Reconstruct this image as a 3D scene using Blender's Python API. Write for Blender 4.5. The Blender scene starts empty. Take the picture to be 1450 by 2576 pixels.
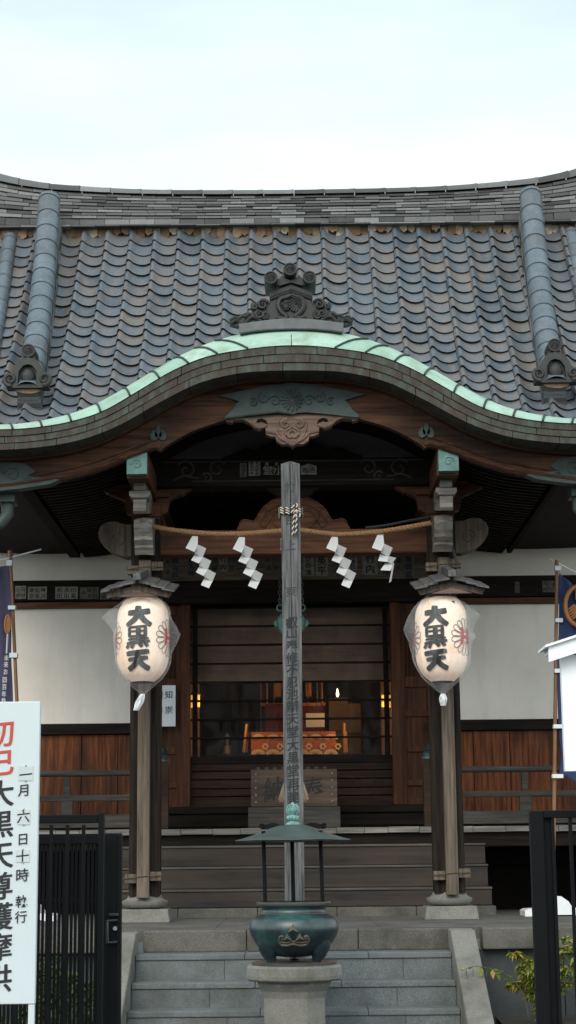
import bpy, math, random
from mathutils import Matrix, Vector
random.seed(7)
R = math.radians
sc = bpy.context.scene
COL = sc.collection

# ---------------------------------------------------------------- camera
EYE = 1.74
FPX = 4403.0                      # focal length in units of a 1450 px wide picture
PIT, ROLL = R(11.32), 0.0103
Fv = Vector((0, math.cos(PIT), math.sin(PIT))); Uv = Vector((0, -math.sin(PIT), math.cos(PIT))); Rv = Vector((1, 0, 0))
Rr = Rv * math.cos(ROLL) - Uv * math.sin(ROLL); Ur = Uv * math.cos(ROLL) + Rv * math.sin(ROLL)
cd = bpy.data.cameras.new('camera'); cam = bpy.data.objects.new('camera', cd); COL.objects.link(cam)
cd.sensor_fit = 'HORIZONTAL'; cd.sensor_width = 36.0; cd.lens = FPX / 1450 * 36.0
cd.shift_x = -13 / 1450.0; cd.clip_start = 0.1; cd.clip_end = 2000
cam.matrix_world = Matrix(((Rr.x, Ur.x, -Fv.x, 0), (Rr.y, Ur.y, -Fv.y, 0), (Rr.z, Ur.z, -Fv.z, EYE), (0, 0, 0, 1)))
sc.camera = cam

# ---------------------------------------------------------------- sky, sun, exposure
SUN_EL, SUN_AZ = R(36), R(196)    # low veiled sun behind the camera: the front stands in soft light
w = bpy.data.worlds.new('World'); sc.world = w; w.use_nodes = True
nt = w.node_tree; bg = nt.nodes['Background']
sky = nt.nodes.new('ShaderNodeTexSky'); sky.sky_type = 'NISHITA'; sky.sun_disc = False
sky.sun_elevation = SUN_EL; sky.sun_rotation = SUN_AZ; sky.air_density = 1.0; sky.dust_density = 0.6; sky.ozone_density = 1.5
# thin bright overcast veil, thickest towards the horizon
geo = nt.nodes.new('ShaderNodeTexCoord'); sep = nt.nodes.new('ShaderNodeSeparateXYZ'); nt.links.new(geo.outputs['Generated'], sep.inputs[0])
veil = nt.nodes.new('ShaderNodeMapRange'); veil.inputs[1].default_value = 0.35; veil.inputs[2].default_value = 0.49
veil.inputs[3].default_value = 1.0; veil.inputs[4].default_value = 0.46
nt.links.new(sep.outputs[2], veil.inputs[0])
mp = nt.nodes.new('ShaderNodeMapping'); mp.inputs['Scale'].default_value = (1.6, 1.6, 7.0); nt.links.new(geo.outputs['Generated'], mp.inputs[0])
cn = nt.nodes.new('ShaderNodeTexNoise'); cn.inputs['Scale'].default_value = 1.7; cn.inputs['Detail'].default_value = 5; nt.links.new(mp.outputs[0], cn.inputs[0])
ma = nt.nodes.new('ShaderNodeMath'); ma.operation = 'MULTIPLY_ADD'; ma.inputs[1].default_value = 0.9; ma.inputs[2].default_value = -0.38
nt.links.new(cn.outputs[0], ma.inputs[0])
mb_ = nt.nodes.new('ShaderNodeMath'); mb_.operation = 'ADD'; mb_.use_clamp = True
nt.links.new(veil.outputs[0], mb_.inputs[0]); nt.links.new(ma.outputs[0], mb_.inputs[1])
mx = nt.nodes.new('ShaderNodeMix'); mx.data_type = 'RGBA'; 
glow = nt.nodes.new('ShaderNodeMapRange'); glow.inputs[1].default_value = -0.3; glow.inputs[2].default_value = 0.95; glow.inputs[3].default_value = 1.0; glow.inputs[4].default_value = 0.63
nt.links.new(sep.outputs[1], glow.inputs[0])
vc = nt.nodes.new('ShaderNodeVectorMath'); vc.operation = 'SCALE'; vc.inputs[0].default_value = (8.9, 9.9, 10.0); nt.links.new(glow.outputs[0], vc.inputs['Scale'])
nt.links.new(vc.outputs[0], mx.inputs[7])
nt.links.new(mb_.outputs[0], mx.inputs[0]); 
tint = nt.nodes.new('ShaderNodeVectorMath'); tint.operation = 'MULTIPLY'; tint.inputs[1].default_value = (0.90, 1.06, 0.99); nt.links.new(sky.outputs[0], tint.inputs[0])
nt.links.new(tint.outputs[0], mx.inputs[6]); nt.links.new(mx.outputs[2], bg.inputs[0])
bg.inputs[1].default_value = 0.10
sd = bpy.data.lights.new('sun', 'SUN'); so = bpy.data.objects.new('sun', sd); COL.objects.link(so)
sd.energy = 0.95; sd.angle = R(30); sd.color = (1.0, 0.88, 0.74)
so.rotation_euler = Vector((-math.sin(SUN_AZ) * math.cos(SUN_EL), -math.cos(SUN_AZ) * math.cos(SUN_EL), -math.sin(SUN_EL))).to_track_quat('-Z', 'Y').to_euler()
vs = sc.view_settings; vs.view_transform = 'Standard'; vs.look = 'None'; vs.gamma = 1.0; vs.exposure = 1.0
sc.cycles.max_bounces = 7; sc.cycles.transparent_max_bounces = 16; sc.cycles.use_denoising = True
sc.cycles.sample_clamp_indirect = 4.0

# ---------------------------------------------------------------- helpers
def P(u, v, Y):                   # picture point (1450 px wide) on the plane at depth Y
    d = Fv * FPX + Rr * (u - 738) - Ur * (v - 1288)
    t = Y / d.y
    return Vector((d.x * t, Y, EYE + d.z * t))
def Q(u, v, Y):                   # the same without the camera's small roll, for the symmetric building
    d = Fv * FPX + Rv * (u - 738) - Uv * (v - 1288)
    t = Y / d.y
    return Vector((d.x * t, Y, EYE + d.z * t))
def qz(v, Y): return Q(738, v, Y).z
def qx(off, v, Y): return Q(738 + off, v, Y).x
def lerp(a, b, t): return a + (b - a) * t
def interp(tab, x):
    if x <= tab[0][0]: return tab[0][1]
    for (a, b), (c, d) in zip(tab, tab[1:]):
        if x <= c: return lerp(b, d, (x - a) / (c - a))
    return tab[-1][1]
def smooth_tab(tab, n=6):         # Catmull-Rom resampling of a polyline
    out = []; m = len(tab)
    for i in range(m - 1):
        p0 = tab[max(i - 1, 0)]; p1 = tab[i]; p2 = tab[i + 1]; p3 = tab[min(i + 2, m - 1)]
        for k in range(n):
            t = k / n
            out.append(tuple(0.5 * (2 * b + (c - a) * t + (2 * a - 5 * b + 4 * c - d) * t * t + (3 * b - a - 3 * c + d) * t ** 3) for a, b, c, d in zip(p0, p1, p2, p3)))
    out.append(tuple(tab[-1])); return out

_gl = {}
def glyph(ch, off):
    k = (ch, off)
    if k not in _gl:
        c = bpy.data.curves.new('t', 'FONT'); c.body = ch; c.offset = off; c.resolution_u = 3
        o = bpy.data.objects.new('t', c); COL.objects.link(o)
        m = bpy.data.meshes.new_from_object(o.evaluated_get(bpy.context.evaluated_depsgraph_get()))
        _gl[k] = ([tuple(v.co) for v in m.vertices], [tuple(p.vertices) for p in m.polygons])
        bpy.data.objects.remove(o); bpy.data.meshes.remove(m); bpy.data.curves.remove(c)
    return _gl[k]

class MB:
    def __init__(s): s.v = []; s.f = []; s.m = []; s.mi = 0
    def add(s, vs, fs):
        b = len(s.v); s.v += [tuple(x) for x in vs]
        for f in fs: s.f.append(tuple(i + b for i in f)); s.m.append(s.mi)
        return s
    def box(s, x0, x1, y0, y1, z0, z1):
        return s.add([(x0, y0, z0), (x1, y0, z0), (x1, y1, z0), (x0, y1, z0), (x0, y0, z1), (x1, y0, z1), (x1, y1, z1), (x0, y1, z1)],
                     [(0, 3, 2, 1), (4, 5, 6, 7), (0, 1, 5, 4), (1, 2, 6, 5), (2, 3, 7, 6), (3, 0, 4, 7)])
    def hexa(s, p):               # 8 points, front bottom-left.. as in box
        return s.add(p, [(0, 3, 2, 1), (4, 5, 6, 7), (0, 1, 5, 4), (1, 2, 6, 5), (2, 3, 7, 6), (3, 0, 4, 7)])
    def prism(s, pts, y0, y1):    # outline in (x, z), from y0 (near) to y1
        n = len(pts)
        return s.add([(x, y0, z) for x, z in pts] + [(x, y1, z) for x, z in pts],
                     [tuple(range(n)), tuple(range(2 * n - 1, n - 1, -1))] + [(i, i + n, (i + 1) % n + n, (i + 1) % n) for i in range(n)])
    def prism_x(s, pts, x0, x1):  # outline in (y, z)
        n = len(pts)
        return s.add([(x0, y, z) for y, z in pts] + [(x1, y, z) for y, z in pts],
                     [tuple(range(n)), tuple(range(2 * n - 1, n - 1, -1))] + [(i, i + n, (i + 1) % n + n, (i + 1) % n) for i in range(n)])
    def band(s, lo, hi, y0, y1):  # thick strip between two polylines of (x, z)
        n = len(lo)
        vs = [(x, y0, z) for x, z in lo] + [(x, y0, z) for x, z in hi] + [(x, y1, z) for x, z in lo] + [(x, y1, z) for x, z in hi]
        fs = []
        for i in range(n - 1):
            fs += [(i, i + 1, n + i + 1, n + i), (2 * n + i, 3 * n + i, 3 * n + i + 1, 2 * n + i + 1), (i, 2 * n + i, 2 * n + i + 1, i + 1), (n + i, n + i + 1, 3 * n + i + 1, 3 * n + i)]
        fs += [(0, n, 3 * n, 2 * n), (n - 1, 3 * n - 1, 4 * n - 1, 2 * n - 1)]
        return s.add(vs, fs)
    def tube(s, pts, r, n=8, cap=True, flat=None):
        pts = [Vector(p) for p in pts]; m = len(pts); vs = []; prev = None
        for i, p in enumerate(pts):
            d = (pts[min(i + 1, m - 1)] - pts[max(i - 1, 0)]).normalized()
            if prev is None:
                a = Vector((0, 0, 1)) if abs(d.z) < 0.9 else Vector((0, 1, 0))
                prev = d.cross(a).normalized()
            a = (prev - d * prev.dot(d)).normalized(); b = d.cross(a); prev = a
            rr = r[i] if isinstance(r, (list, tuple)) else r
            for k in range(n):
                t = 2 * math.pi * k / n
                vs.append(p + a * (rr * math.cos(t)) + b * (rr * math.sin(t)))
        fs = [(i * n + k, i * n + (k + 1) % n, (i + 1) * n + (k + 1) % n, (i + 1) * n + k) for i in range(m - 1) for k in range(n)]
        if cap: fs += [tuple(range(n - 1, -1, -1)), tuple(range((m - 1) * n, m * n))]
        return s.add(vs, fs)
    def lathe(s, prof, n, cx, cy, a0=0.0, cap=True):   # prof of (r, z)
        vs = [(cx + r * math.cos(a0 + 2 * math.pi * k / n), cy + r * math.sin(a0 + 2 * math.pi * k / n), z) for r, z in prof for k in range(n)]
        m = len(prof)
        fs = [(i * n + k, i * n + (k + 1) % n, (i + 1) * n + (k + 1) % n, (i + 1) * n + k) for i in range(m - 1) for k in range(n)]
        if cap: fs += [tuple(range(n - 1, -1, -1)), tuple(range((m - 1) * n, m * n))]
        return s.add(vs, fs)
    def grid(s, fn, nu, nv, wrap=False):
        vs = [fn(i / nu, j / nv) for j in range(nv + 1) for i in range(nu + (0 if wrap else 1))]
        k = nu if wrap else nu + 1
        return s.add(vs, [(j * k + i, j * k + (i + 1) % k, (j + 1) * k + (i + 1) % k, (j + 1) * k + i) for j in range(nv) for i in range(nu)])
    def disc(s, cx, y, cz, r, n=20, y1=None):
        return s.prism([(cx + r * math.cos(2 * math.pi * k / n), cz + r * math.sin(2 * math.pi * k / n)) for k in range(n)], y, y1 if y1 is not None else y + 0.02)
    def text(s, ch, cx, y, cz, size, off=0.0, shear=0.0, sx=1.0, fn=None):
        if off > 0.012 and fn is None:               # bold: the same outline laid down a few times, slightly shifted
            d = off * .62
            for i, (du, dv) in enumerate(((-d, -d * .5), (d, d * .5), (d * .6, -d * .5), (-d * .6, d * .5))):
                s.text(ch, cx + du * size, y - .00025 * (i + 1), cz + dv * size, size, .004, shear, sx)
        off = min(off, .008)
        vs, fs = glyph(ch, off)
        out = []
        for a, b, _ in vs:
            x = (a - 0.5) * size * sx; z = (b - 0.38) * size + shear * x
            out.append((cx + x, y, cz + z) if fn is None else fn(x, z))
        return s.add(out, fs)
    def stroke(s, pts, w, fn, n=5):       # brush stroke: rounded ribbon along a polyline, widths w, placed by fn(x, z)
        pts = smooth_tab(pts, n) if len(pts) > 2 else [tuple(lerp(a, b, t / 8) for a, b in zip(*pts)) for t in range(9)]
        m = len(pts); L = []; Rt = []
        for i, (x, z) in enumerate(pts):
            x0, z0 = pts[max(i - 1, 0)]; x1, z1 = pts[min(i + 1, m - 1)]
            d = math.hypot(x1 - x0, z1 - z0) or 1; nx, nz = -(z1 - z0) / d, (x1 - x0) / d
            t = i / (m - 1); ww = (lerp(w[0], w[1], t) if isinstance(w, tuple) else w) * 0.5
            e = min(t, 1 - t) * 2; ww *= min(1.0, 0.72 + 1.4 * e)
            L.append((x + nx * ww, z + nz * ww)); Rt.append((x - nx * ww, z - nz * ww))
        vs = [fn(*p) for p in L] + [fn(*p) for p in Rt]
        return s.add(vs, [(i, i + 1, m + i + 1, m + i) for i in range(m - 1)])

def obj(name, mb, mats, parent=None, bevel=0.0, smooth=False):
    me = bpy.data.meshes.new(name); me.from_pydata(mb.v, [], mb.f); 
    for mt in (mats if isinstance(mats, (list, tuple)) else [mats]): me.materials.append(mt)
    for p, i in zip(me.polygons, mb.m): p.material_index = i
    me.validate()
    if smooth:
        me.polygons.foreach_set('use_smooth', [True] * len(me.polygons))
        try: me.set_sharp_from_angle(angle=R(40))
        except Exception: pass
    o = bpy.data.objects.new(name, me); COL.objects.link(o)
    if bevel:
        b = o.modifiers.new('edge', 'BEVEL'); b.width = bevel; b.segments = 2; b.limit_method = 'ANGLE'; b.angle_limit = R(35)
    if parent is not None:
        o.parent = parent
        if parent.type == 'EMPTY': o.matrix_parent_inverse = Matrix.Translation(-parent.location)
    return o
def tag(o, label, cat, group=None, kind=None):
    if label: o['label'] = label
    if cat: o['category'] = cat
    if group: o['group'] = group
    if kind: o['kind'] = kind
    return o
def thing(name, label, cat, loc=(0, 0, 0), group=None):
    o = bpy.data.objects.new(name, None); COL.objects.link(o); o.location = loc; o.empty_display_size = 0.2
    return tag(o, label, cat, group)
def structure(o): o['kind'] = 'structure'; return o

# ---------------------------------------------------------------- materials
def new_mat(name):
    m = bpy.data.materials.new(name); m.use_nodes = True
    n = m.node_tree; return m, n, n.nodes['Principled BSDF']
def nd(n, t, **kw):
    x = n.nodes.new('ShaderNode' + t)
    for k, v in kw.items(): setattr(x, k, v)
    return x
def ramp(n, cols, fac):
    r = nd(n, 'ValToRGB'); e = r.color_ramp.elements
    while len(e) < len(cols): e.new(0.5)
    for el, (p, c) in zip(e, cols): el.position = p; el.color = (*c, 1)
    n.links.new(fac, r.inputs[0]); return r
def noise(n, scale, detail=5, rough=0.6, vec=None, stretch=None):
    tc = nd(n, 'TexCoord'); oi = nd(n, 'ObjectInfo'); ad = nd(n, 'VectorMath', operation='ADD')
    n.links.new(tc.outputs['Object'], ad.inputs[0])
    mul = nd(n, 'Math', operation='MULTIPLY'); mul.inputs[1].default_value = 37.0; n.links.new(oi.outputs['Random'], mul.inputs[0]); n.links.new(mul.outputs[0], ad.inputs[1])
    src = ad.outputs[0]
    if stretch:
        mp = nd(n, 'Mapping'); mp.inputs['Scale'].default_value = stretch; n.links.new(src, mp.inputs[0]); src = mp.outputs[0]
    x = nd(n, 'TexNoise'); x.inputs['Scale'].default_value = scale; x.inputs['Detail'].default_value = detail; x.inputs['Roughness'].default_value = rough
    n.links.new(src, x.inputs['Vector']); return x.outputs[0]
def mixc(n, fac, a, b, mode='MIX'):
    m = nd(n, 'Mix', data_type='RGBA', blend_type=mode)
    if isinstance(fac, (int, float)): m.inputs[0].default_value = fac
    else: n.links.new(fac, m.inputs[0])
    for i, c in ((6, a), (7, b)):
        if isinstance(c, tuple): m.inputs[i].default_value = (*c, 1)
        else: n.links.new(c, m.inputs[i])
    return m.outputs[2]
def bump(n, bs, h, strength=0.3, dist=0.01):
    b = nd(n, 'Bump'); b.inputs['Strength'].default_value = strength; b.inputs['Distance'].default_value = dist
    n.links.new(h, b.inputs['Height']); n.links.new(b.outputs[0], bs.inputs['Normal'])
def plain(name, c, rough=0.7, var=0.25, scale=6, metal=0.0, bmp=0.15, c2=None, spec=0.5, cut=(0.32, 0.68)):
    m, n, b = new_mat(name)
    f = noise(n, scale)
    d = c2 or tuple(x * (1 - var) for x in c); 
    r = ramp(n, [(cut[0], d), (cut[1], c)], f); n.links.new(r.outputs[0], b.inputs['Base Color'])
    b.inputs['Roughness'].default_value = rough; b.inputs['Metallic'].default_value = metal; b.inputs['Specular IOR Level'].default_value = spec
    if bmp: bump(n, b, noise(n, scale * 9, 4), bmp, 0.004)
    return m
def wood(name, dark, light, axis='z', rough=0.75, grain=34, spec=0.3, stain=None, sf=0.5):
    m, n, b = new_mat(name)
    st = {'x': (0.05, 1, 1), 'y': (1, 0.05, 1), 'z': (1, 1, 0.05)}[axis]
    g = noise(n, grain, 6, 0.65, stretch=st)
    r = ramp(n, [(0.36, dark), (0.66, light)], g)
    big = noise(n, 2.3, 4, 0.6, stretch={'x': (0.35, 1, 1), 'y': (1, 0.35, 1), 'z': (1, 1, 0.35)}[axis])
    sr = ramp(n, [(0.42, (0, 0, 0)), (0.66, (1, 1, 1))], big)
    c = mixc(n, sr.outputs[0], r.outputs[0], stain or tuple(x * 0.55 for x in dark))
    ml = nd(n, 'Math', operation='MULTIPLY'); ml.inputs[1].default_value = sf; n.links.new(sr.outputs[0], ml.inputs[0])
    c = mixc(n, ml.outputs[0], r.outputs[0], stain or tuple(x * 0.55 for x in dark))
    n.links.new(c, b.inputs['Base Color']); b.inputs['Roughness'].default_value = rough; b.inputs['Specular IOR Level'].default_value = spec
    bump(n, b, g, 0.35, 0.006); return m
def island(name, cols, rough=0.6, patch=0.35, pcol=(0.30, 0.27, 0.24), spec=0.5, scale=7, bmp=0.25, streak=None, fine=0.28):
    m, n, b = new_mat(name)
    g = nd(n, 'NewGeometry')
    r = ramp(n, cols, g.outputs['Random Per Island']); r.color_ramp.interpolation = 'LINEAR'
    f = noise(n, scale, 6, 0.65, stretch=streak)
    pr = ramp(n, [(0.45, (0, 0, 0)), (0.72, (1, 1, 1))], f)
    ml = nd(n, 'Math', operation='MULTIPLY'); ml.inputs[1].default_value = patch; n.links.new(pr.outputs[0], ml.inputs[0])
    c = mixc(n, ml.outputs[0], r.outputs[0], pcol)
    f2 = noise(n, 55, 3); r2 = ramp(n, [(0.3, (1 - fine,) * 3), (0.7, (1 + fine * .45,) * 3)], f2)
    c = mixc(n, 1.0, c, r2.outputs[0], 'MULTIPLY')
    n.links.new(c, b.inputs['Base Color']); b.inputs['Roughness'].default_value = rough; b.inputs['Specular IOR Level'].default_value = spec
    if bmp: bump(n, b, f2, bmp, 0.004)
    return m
def granite(name, c, speck=0.35, rough=0.85, stain=None):
    m, n, b = new_mat(name)
    f = noise(n, 160, 3, 0.8); r = ramp(n, [(0.34, tuple(x * (1 - speck) for x in c)), (0.5, c), (0.68, tuple(min(1, x * (1 + speck)) for x in c))], f)
    g = noise(n, 2.6, 6, 0.65); pr = ramp(n, [(0.42, (0, 0, 0)), (0.72, (0.95, 0.95, 0.95))], g)
    cc = mixc(n, pr.outputs[0], r.outputs[0], stain or tuple(x * 0.5 for x in c))
    n.links.new(cc, b.inputs['Base Color']); b.inputs['Roughness'].default_value = rough; b.inputs['Specular IOR Level'].default_value = 0.15
    bump(n, b, f, 0.5, 0.004); return m
def emis(name, c, s, base=(0.6, 0.4, 0.1)):
    m, n, b = new_mat(name); b.inputs['Base Color'].default_value = (*base, 1); b.inputs['Emission Color'].default_value = (*c, 1); b.inputs['Emission Strength'].default_value = s
    return m

M = {}
M['tile'] = island('roof_tile', [(0.0, (0.070, 0.088, 0.106)), (0.3, (0.098, 0.124, 0.150)), (0.6, (0.118, 0.142, 0.164)), (0.82, (0.126, 0.136, 0.146)), (0.94, (0.148, 0.140, 0.132)), (1.0, (0.098, 0.132, 0.168))], 0.5, 0.85, (0.190, 0.150, 0.124), 0.5, 6.5, streak=(1.5, .45, .45))
M['cap'] = island('ridge_cap_tile', [(0.0, (0.095, 0.125, 0.148)), (0.5, (0.13, 0.168, 0.20)), (1.0, (0.10, 0.118, 0.132))], 0.42, 0.75, (0.07, 0.078, 0.084), 0.5, 6)
M['noshi'] = island('flat_ridge_tile', [(0.0, (0.022, 0.024, 0.025)), (0.3, (0.06, 0.061, 0.062)), (0.5, (0.10, 0.10, 0.10)), (0.75, (0.125, 0.127, 0.13)), (1.0, (0.20, 0.203, 0.205))], 0.65, 0.35, (0.10, 0.095, 0.085), 0.4, 4)
M['mortar'] = island('roof_mortar', [(0.0, (0.12, 0.075, 0.045)), (0.5, (0.21, 0.14, 0.085)), (0.78, (0.30, 0.23, 0.165)), (1.0, (0.46, 0.40, 0.33))], 0.95, 0.8, (0.10, 0.062, 0.038), 0.1, 9)
M['darktile'] = plain('crest_tile', (0.022, 0.024, 0.023), 0.6, 0.5, 9)
M['greytile'] = plain('saddle_tile', (0.12, 0.13, 0.132), 0.6, 0.35, 7)
M['verdigris'] = island('green_copper_sheet', [(0.0, (0.275, 0.425, 0.35)), (0.5, (0.33, 0.485, 0.40)), (1.0, (0.385, 0.53, 0.455))], 0.75, 0.9, (0.205, 0.285, 0.185), 0.2, 4.0, 0.1, fine=0.1)
M['seam'] = plain('copper_seam', (0.025, 0.045, 0.036), 0.8)
M['copper'] = island('brown_copper', [(0.0, (0.040, 0.032, 0.024)), (0.4, (0.058, 0.046, 0.035)), (0.75, (0.048, 0.040, 0.031)), (1.0, (0.054, 0.050, 0.040))], 0.7, 0.6, (0.092, 0.14, 0.112), 0.25, 5, 0.1, streak=(2.2, 1, 0.6))
M['fitting'] = plain('green_bronze', (0.034, 0.060, 0.054), 0.6, 0.5, 8, bmp=0.3)
M['fitlight'] = plain('pale_green_bronze', (0.13, 0.27, 0.245), 0.6, 0.5, 9, bmp=0.3)
M['wz'] = wood('dark_wood_upright', (0.009, 0.0062, 0.005), (0.034, 0.024, 0.0185), 'z', spec=0.15)
M['wx'] = wood('dark_wood_beam', (0.008, 0.0062, 0.0055), (0.025, 0.018, 0.014), 'x', spec=0.12)
M['wy'] = wood('dark_wood_rafter', (0.006, 0.0048, 0.004), (0.018, 0.0135, 0.0105), 'y', spec=0.08)
M['brx'] = wood('brown_wood_beam', (0.050, 0.018, 0.0085), (0.155, 0.064, 0.031), 'x', sf=0.55)
M['brz'] = wood('brown_wood_upright', (0.038, 0.012, 0.005), (0.12, 0.043, 0.018), 'z', sf=0.45)
M['hafu'] = wood('barge_board_wood', (0.030, 0.0105, 0.005), (0.135, 0.058, 0.029), 'x', grain=26, sf=0.8, stain=(0.014, 0.0075, 0.005))
M['lip'] = wood('red_brown_moulding', (0.045, 0.017, 0.008), (0.11, 0.046, 0.022), 'x', sf=0.5)
M['carve'] = wood('carved_pale_wood', (0.075, 0.046, 0.034), (0.21, 0.142, 0.108), 'x', grain=22, sf=0.4, stain=(0.08, 0.05, 0.04))
M['grey'] = wood('weathered_grey_wood', (0.13, 0.118, 0.10), (0.37, 0.345, 0.305), 'x', grain=24, sf=0.7, stain=(0.07, 0.06, 0.055))
M['greyz'] = wood('weathered_post_wood', (0.062, 0.046, 0.035), (0.165, 0.128, 0.098), 'z', sf=0.35)
M['prayer'] = wood('silver_grey_wood', (0.04, 0.042, 0.044), (0.165, 0.168, 0.168), 'z', grain=60, sf=0.25)
M['shingle'] = wood('grey_shingle_wood', (0.055, 0.055, 0.056), (0.14, 0.137, 0.134), 'y', sf=0.4)
M['step'] = wood('step_wood', (0.016, 0.015, 0.0148), (0.046, 0.040, 0.036), 'x', grain=18, sf=0.85, stain=(0.056, 0.039, 0.029))
M['tread'] = wood('worn_tread_wood', (0.05, 0.045, 0.041), (0.12, 0.107, 0.095), 'x', grain=18, sf=0.5)
M['deckend'] = wood('pale_board_end', (0.10, 0.09, 0.078), (0.34, 0.325, 0.295), 'x', grain=30, sf=0.6, stain=(0.12, 0.11, 0.10))
M['wains'] = wood('red_brown_boards', (0.060, 0.0145, 0.0045), (0.24, 0.074, 0.022), 'z', grain=30, sf=0.75, stain=(0.014, 0.0065, 0.005))
M['boxw'] = wood('brown_grey_box_wood', (0.055, 0.036, 0.025), (0.16, 0.11, 0.078), 'x', grain=18, sf=0.6)
M['plank'] = wood('tan_plank', (0.085, 0.058, 0.038), (0.19, 0.142, 0.10), 'x', sf=0.5)
M['brd'] = wood('door_slat_wood', (0.016, 0.0075, 0.0042), (0.056, 0.027, 0.015), 'x', sf=0.6)
M['inner'] = plain('dim_room_boards', (0.040, 0.024, 0.015), 0.8, 0.5, 3)
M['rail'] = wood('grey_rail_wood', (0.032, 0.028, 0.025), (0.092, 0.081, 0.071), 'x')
M['plaster'] = plain('white_plaster', (0.82, 0.775, 0.715), 0.9, 0.20, 0.9, bmp=0.12)
def plaster():
    m, n, b = new_mat('aged_white_plaster')
    a = ramp(n, [(0.30, (0.70, 0.64, 0.57)), (0.62, (0.84, 0.775, 0.695))], noise(n, 0.9, 6, 0.6))
    s_ = ramp(n, [(0.50, (0, 0, 0)), (0.78, (0.55, 0.55, 0.55))], noise(n, 4.0, 6, 0.7, stretch=(1, 1, 0.12)))
    d_ = ramp(n, [(0.62, (0, 0, 0)), (0.74, (0.6, 0.6, 0.6))], noise(n, 3.1, 8, 0.75))
    c = mixc(n, s_.outputs[0], a.outputs[0], (0.60, 0.55, 0.49)); c = mixc(n, d_.outputs[0], c, (0.66, 0.61, 0.54))
    n.links.new(c, b.inputs['Base Color']); b.inputs['Roughness'].default_value = 0.92; b.inputs['Specular IOR Level'].default_value = 0.2
    bump(n, b, noise(n, 26, 5), 0.12, 0.004); return m
M['plaster'] = plaster()
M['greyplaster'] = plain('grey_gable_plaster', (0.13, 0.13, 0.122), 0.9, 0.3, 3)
M['granite'] = granite('grey_granite', (0.148, 0.162, 0.164), 0.55, stain=(0.078, 0.085, 0.082))
M['granite2'] = granite('pale_granite', (0.20, 0.194, 0.175), 0.45, stain=(0.09, 0.088, 0.076))
M['rough'] = granite('rough_brown_granite', (0.125, 0.12, 0.105), 0.6, stain=(0.05, 0.05, 0.042))
M['slab'] = granite('dark_stone_slab', (0.058, 0.066, 0.069), 0.45)
M['pave'] = granite('terrace_paving', (0.13, 0.123, 0.115), 0.3)
M['asphalt'] = granite('asphalt', (0.06, 0.06, 0.062), 0.4)
M['soil'] = plain('soil', (0.05, 0.042, 0.032), 0.95, 0.5, 14, bmp=0.6)
M['black'] = plain('black_painted_metal', (0.0035, 0.0045, 0.0058), 0.55, 0.3, 5, bmp=0.03, spec=0.12)
M['steel'] = plain('worn_steel', (0.35, 0.36, 0.36), 0.35, 0.3, 8, metal=0.8)
M['white'] = plain('white_sign_face', (0.54, 0.605, 0.63), 0.5, 0.06, 2, bmp=0.05)
M['board'] = plain('white_painted_board', (0.80, 0.83, 0.83), 0.6, 0.04, 1.5, bmp=0.05)
M['paper'] = plain('white_paper', (0.52, 0.53, 0.53), 0.8, 0.08, 7)
M['oldpaper'] = plain('aged_paper_slip', (0.15, 0.138, 0.115), 0.9, 0.6, 16)
M['palepaper'] = plain('pale_paper_slip', (0.30, 0.28, 0.24), 0.9, 0.5, 16)
M['finial'] = plain('pale_verdigris', (0.20, 0.40, 0.37), 0.6, 0.55, 14, bmp=0.2)
M['card'] = plain('off_white_card', (0.50, 0.56, 0.57), 0.7, 0.06, 5, bmp=0)
M['handle'] = plain('worn_black_metal', (0.02, 0.023, 0.026), 0.45, 0.4, 8)
M['ink'] = plain('black_ink', (0.012, 0.013, 0.015), 0.7, 0.2, 10, bmp=0)
M['softink'] = plain('faded_ink', (0.030, 0.033, 0.036), 0.9, 0.4, 20, bmp=0)
M['faint'] = plain('worn_ink', (0.045, 0.048, 0.050), 0.9, 0.3, 20, bmp=0)
M['red'] = plain('red_paint', (0.50, 0.055, 0.03), 0.6, 0.15, 6, bmp=0)
M['crimson'] = plain('crimson_paint', (0.48, 0.015, 0.035), 0.6, 0.1, 6, bmp=0)
M['straw'] = plain('straw_rope', (0.30, 0.165, 0.075), 0.9, 0.4, 40, bmp=0.4)
M['hemp'] = plain('hemp_tassel', (0.34, 0.27, 0.20), 0.9, 0.25, 60)
M['cream'] = plain('cream_cord', (0.62, 0.50, 0.38), 0.85, 0.2, 40)
M['navycord'] = plain('navy_cord', (0.02, 0.035, 0.07), 0.85, 0.2, 40)
M['navy'] = plain('navy_banner_cloth', (0.028, 0.045, 0.125), 0.9, 0.15, 5)
M['violet'] = plain('faded_violet_banner_cloth', (0.065, 0.06, 0.115), 0.9, 0.15, 5)
M['orange'] = plain('orange_print', (0.42, 0.17, 0.055), 0.8, 0.2, 8, bmp=0)
M['pole'] = plain('brown_pole', (0.24, 0.11, 0.05), 0.5, 0.3, 6)
M['whiteplastic'] = plain('white_plastic', (0.75, 0.78, 0.80), 0.5, 0.1, 4)
M['bronze'] = plain('dark_bronze', (0.038, 0.110, 0.106), 0.38, 0.5, 4.0, c2=(0.010, 0.020, 0.024), bmp=0.15, spec=0.7, cut=(0.46, 0.72))
M['bronzerim'] = plain('brown_bronze', (0.075, 0.075, 0.065), 0.45, 0.5, 9, bmp=0.2)
M['bronzecan'] = plain('grey_green_bronze', (0.060, 0.085, 0.077), 0.5, 0.4, 5, bmp=0.1)
M['brass'] = plain('dull_brass', (0.085, 0.078, 0.060), 0.55, 0.4, 14, bmp=0.2)
M['gold'] = plain('gold_leaf', (0.40, 0.18, 0.035), 0.45, 0.3, 12, metal=0.5)
M['brocade'] = plain('orange_brocade', (0.46, 0.105, 0.026), 0.7, 0.5, 30)
M['shell'] = plain('cream_brocade_motif', (0.62, 0.50, 0.32), 0.7, 0.2, 20, bmp=0)
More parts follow.
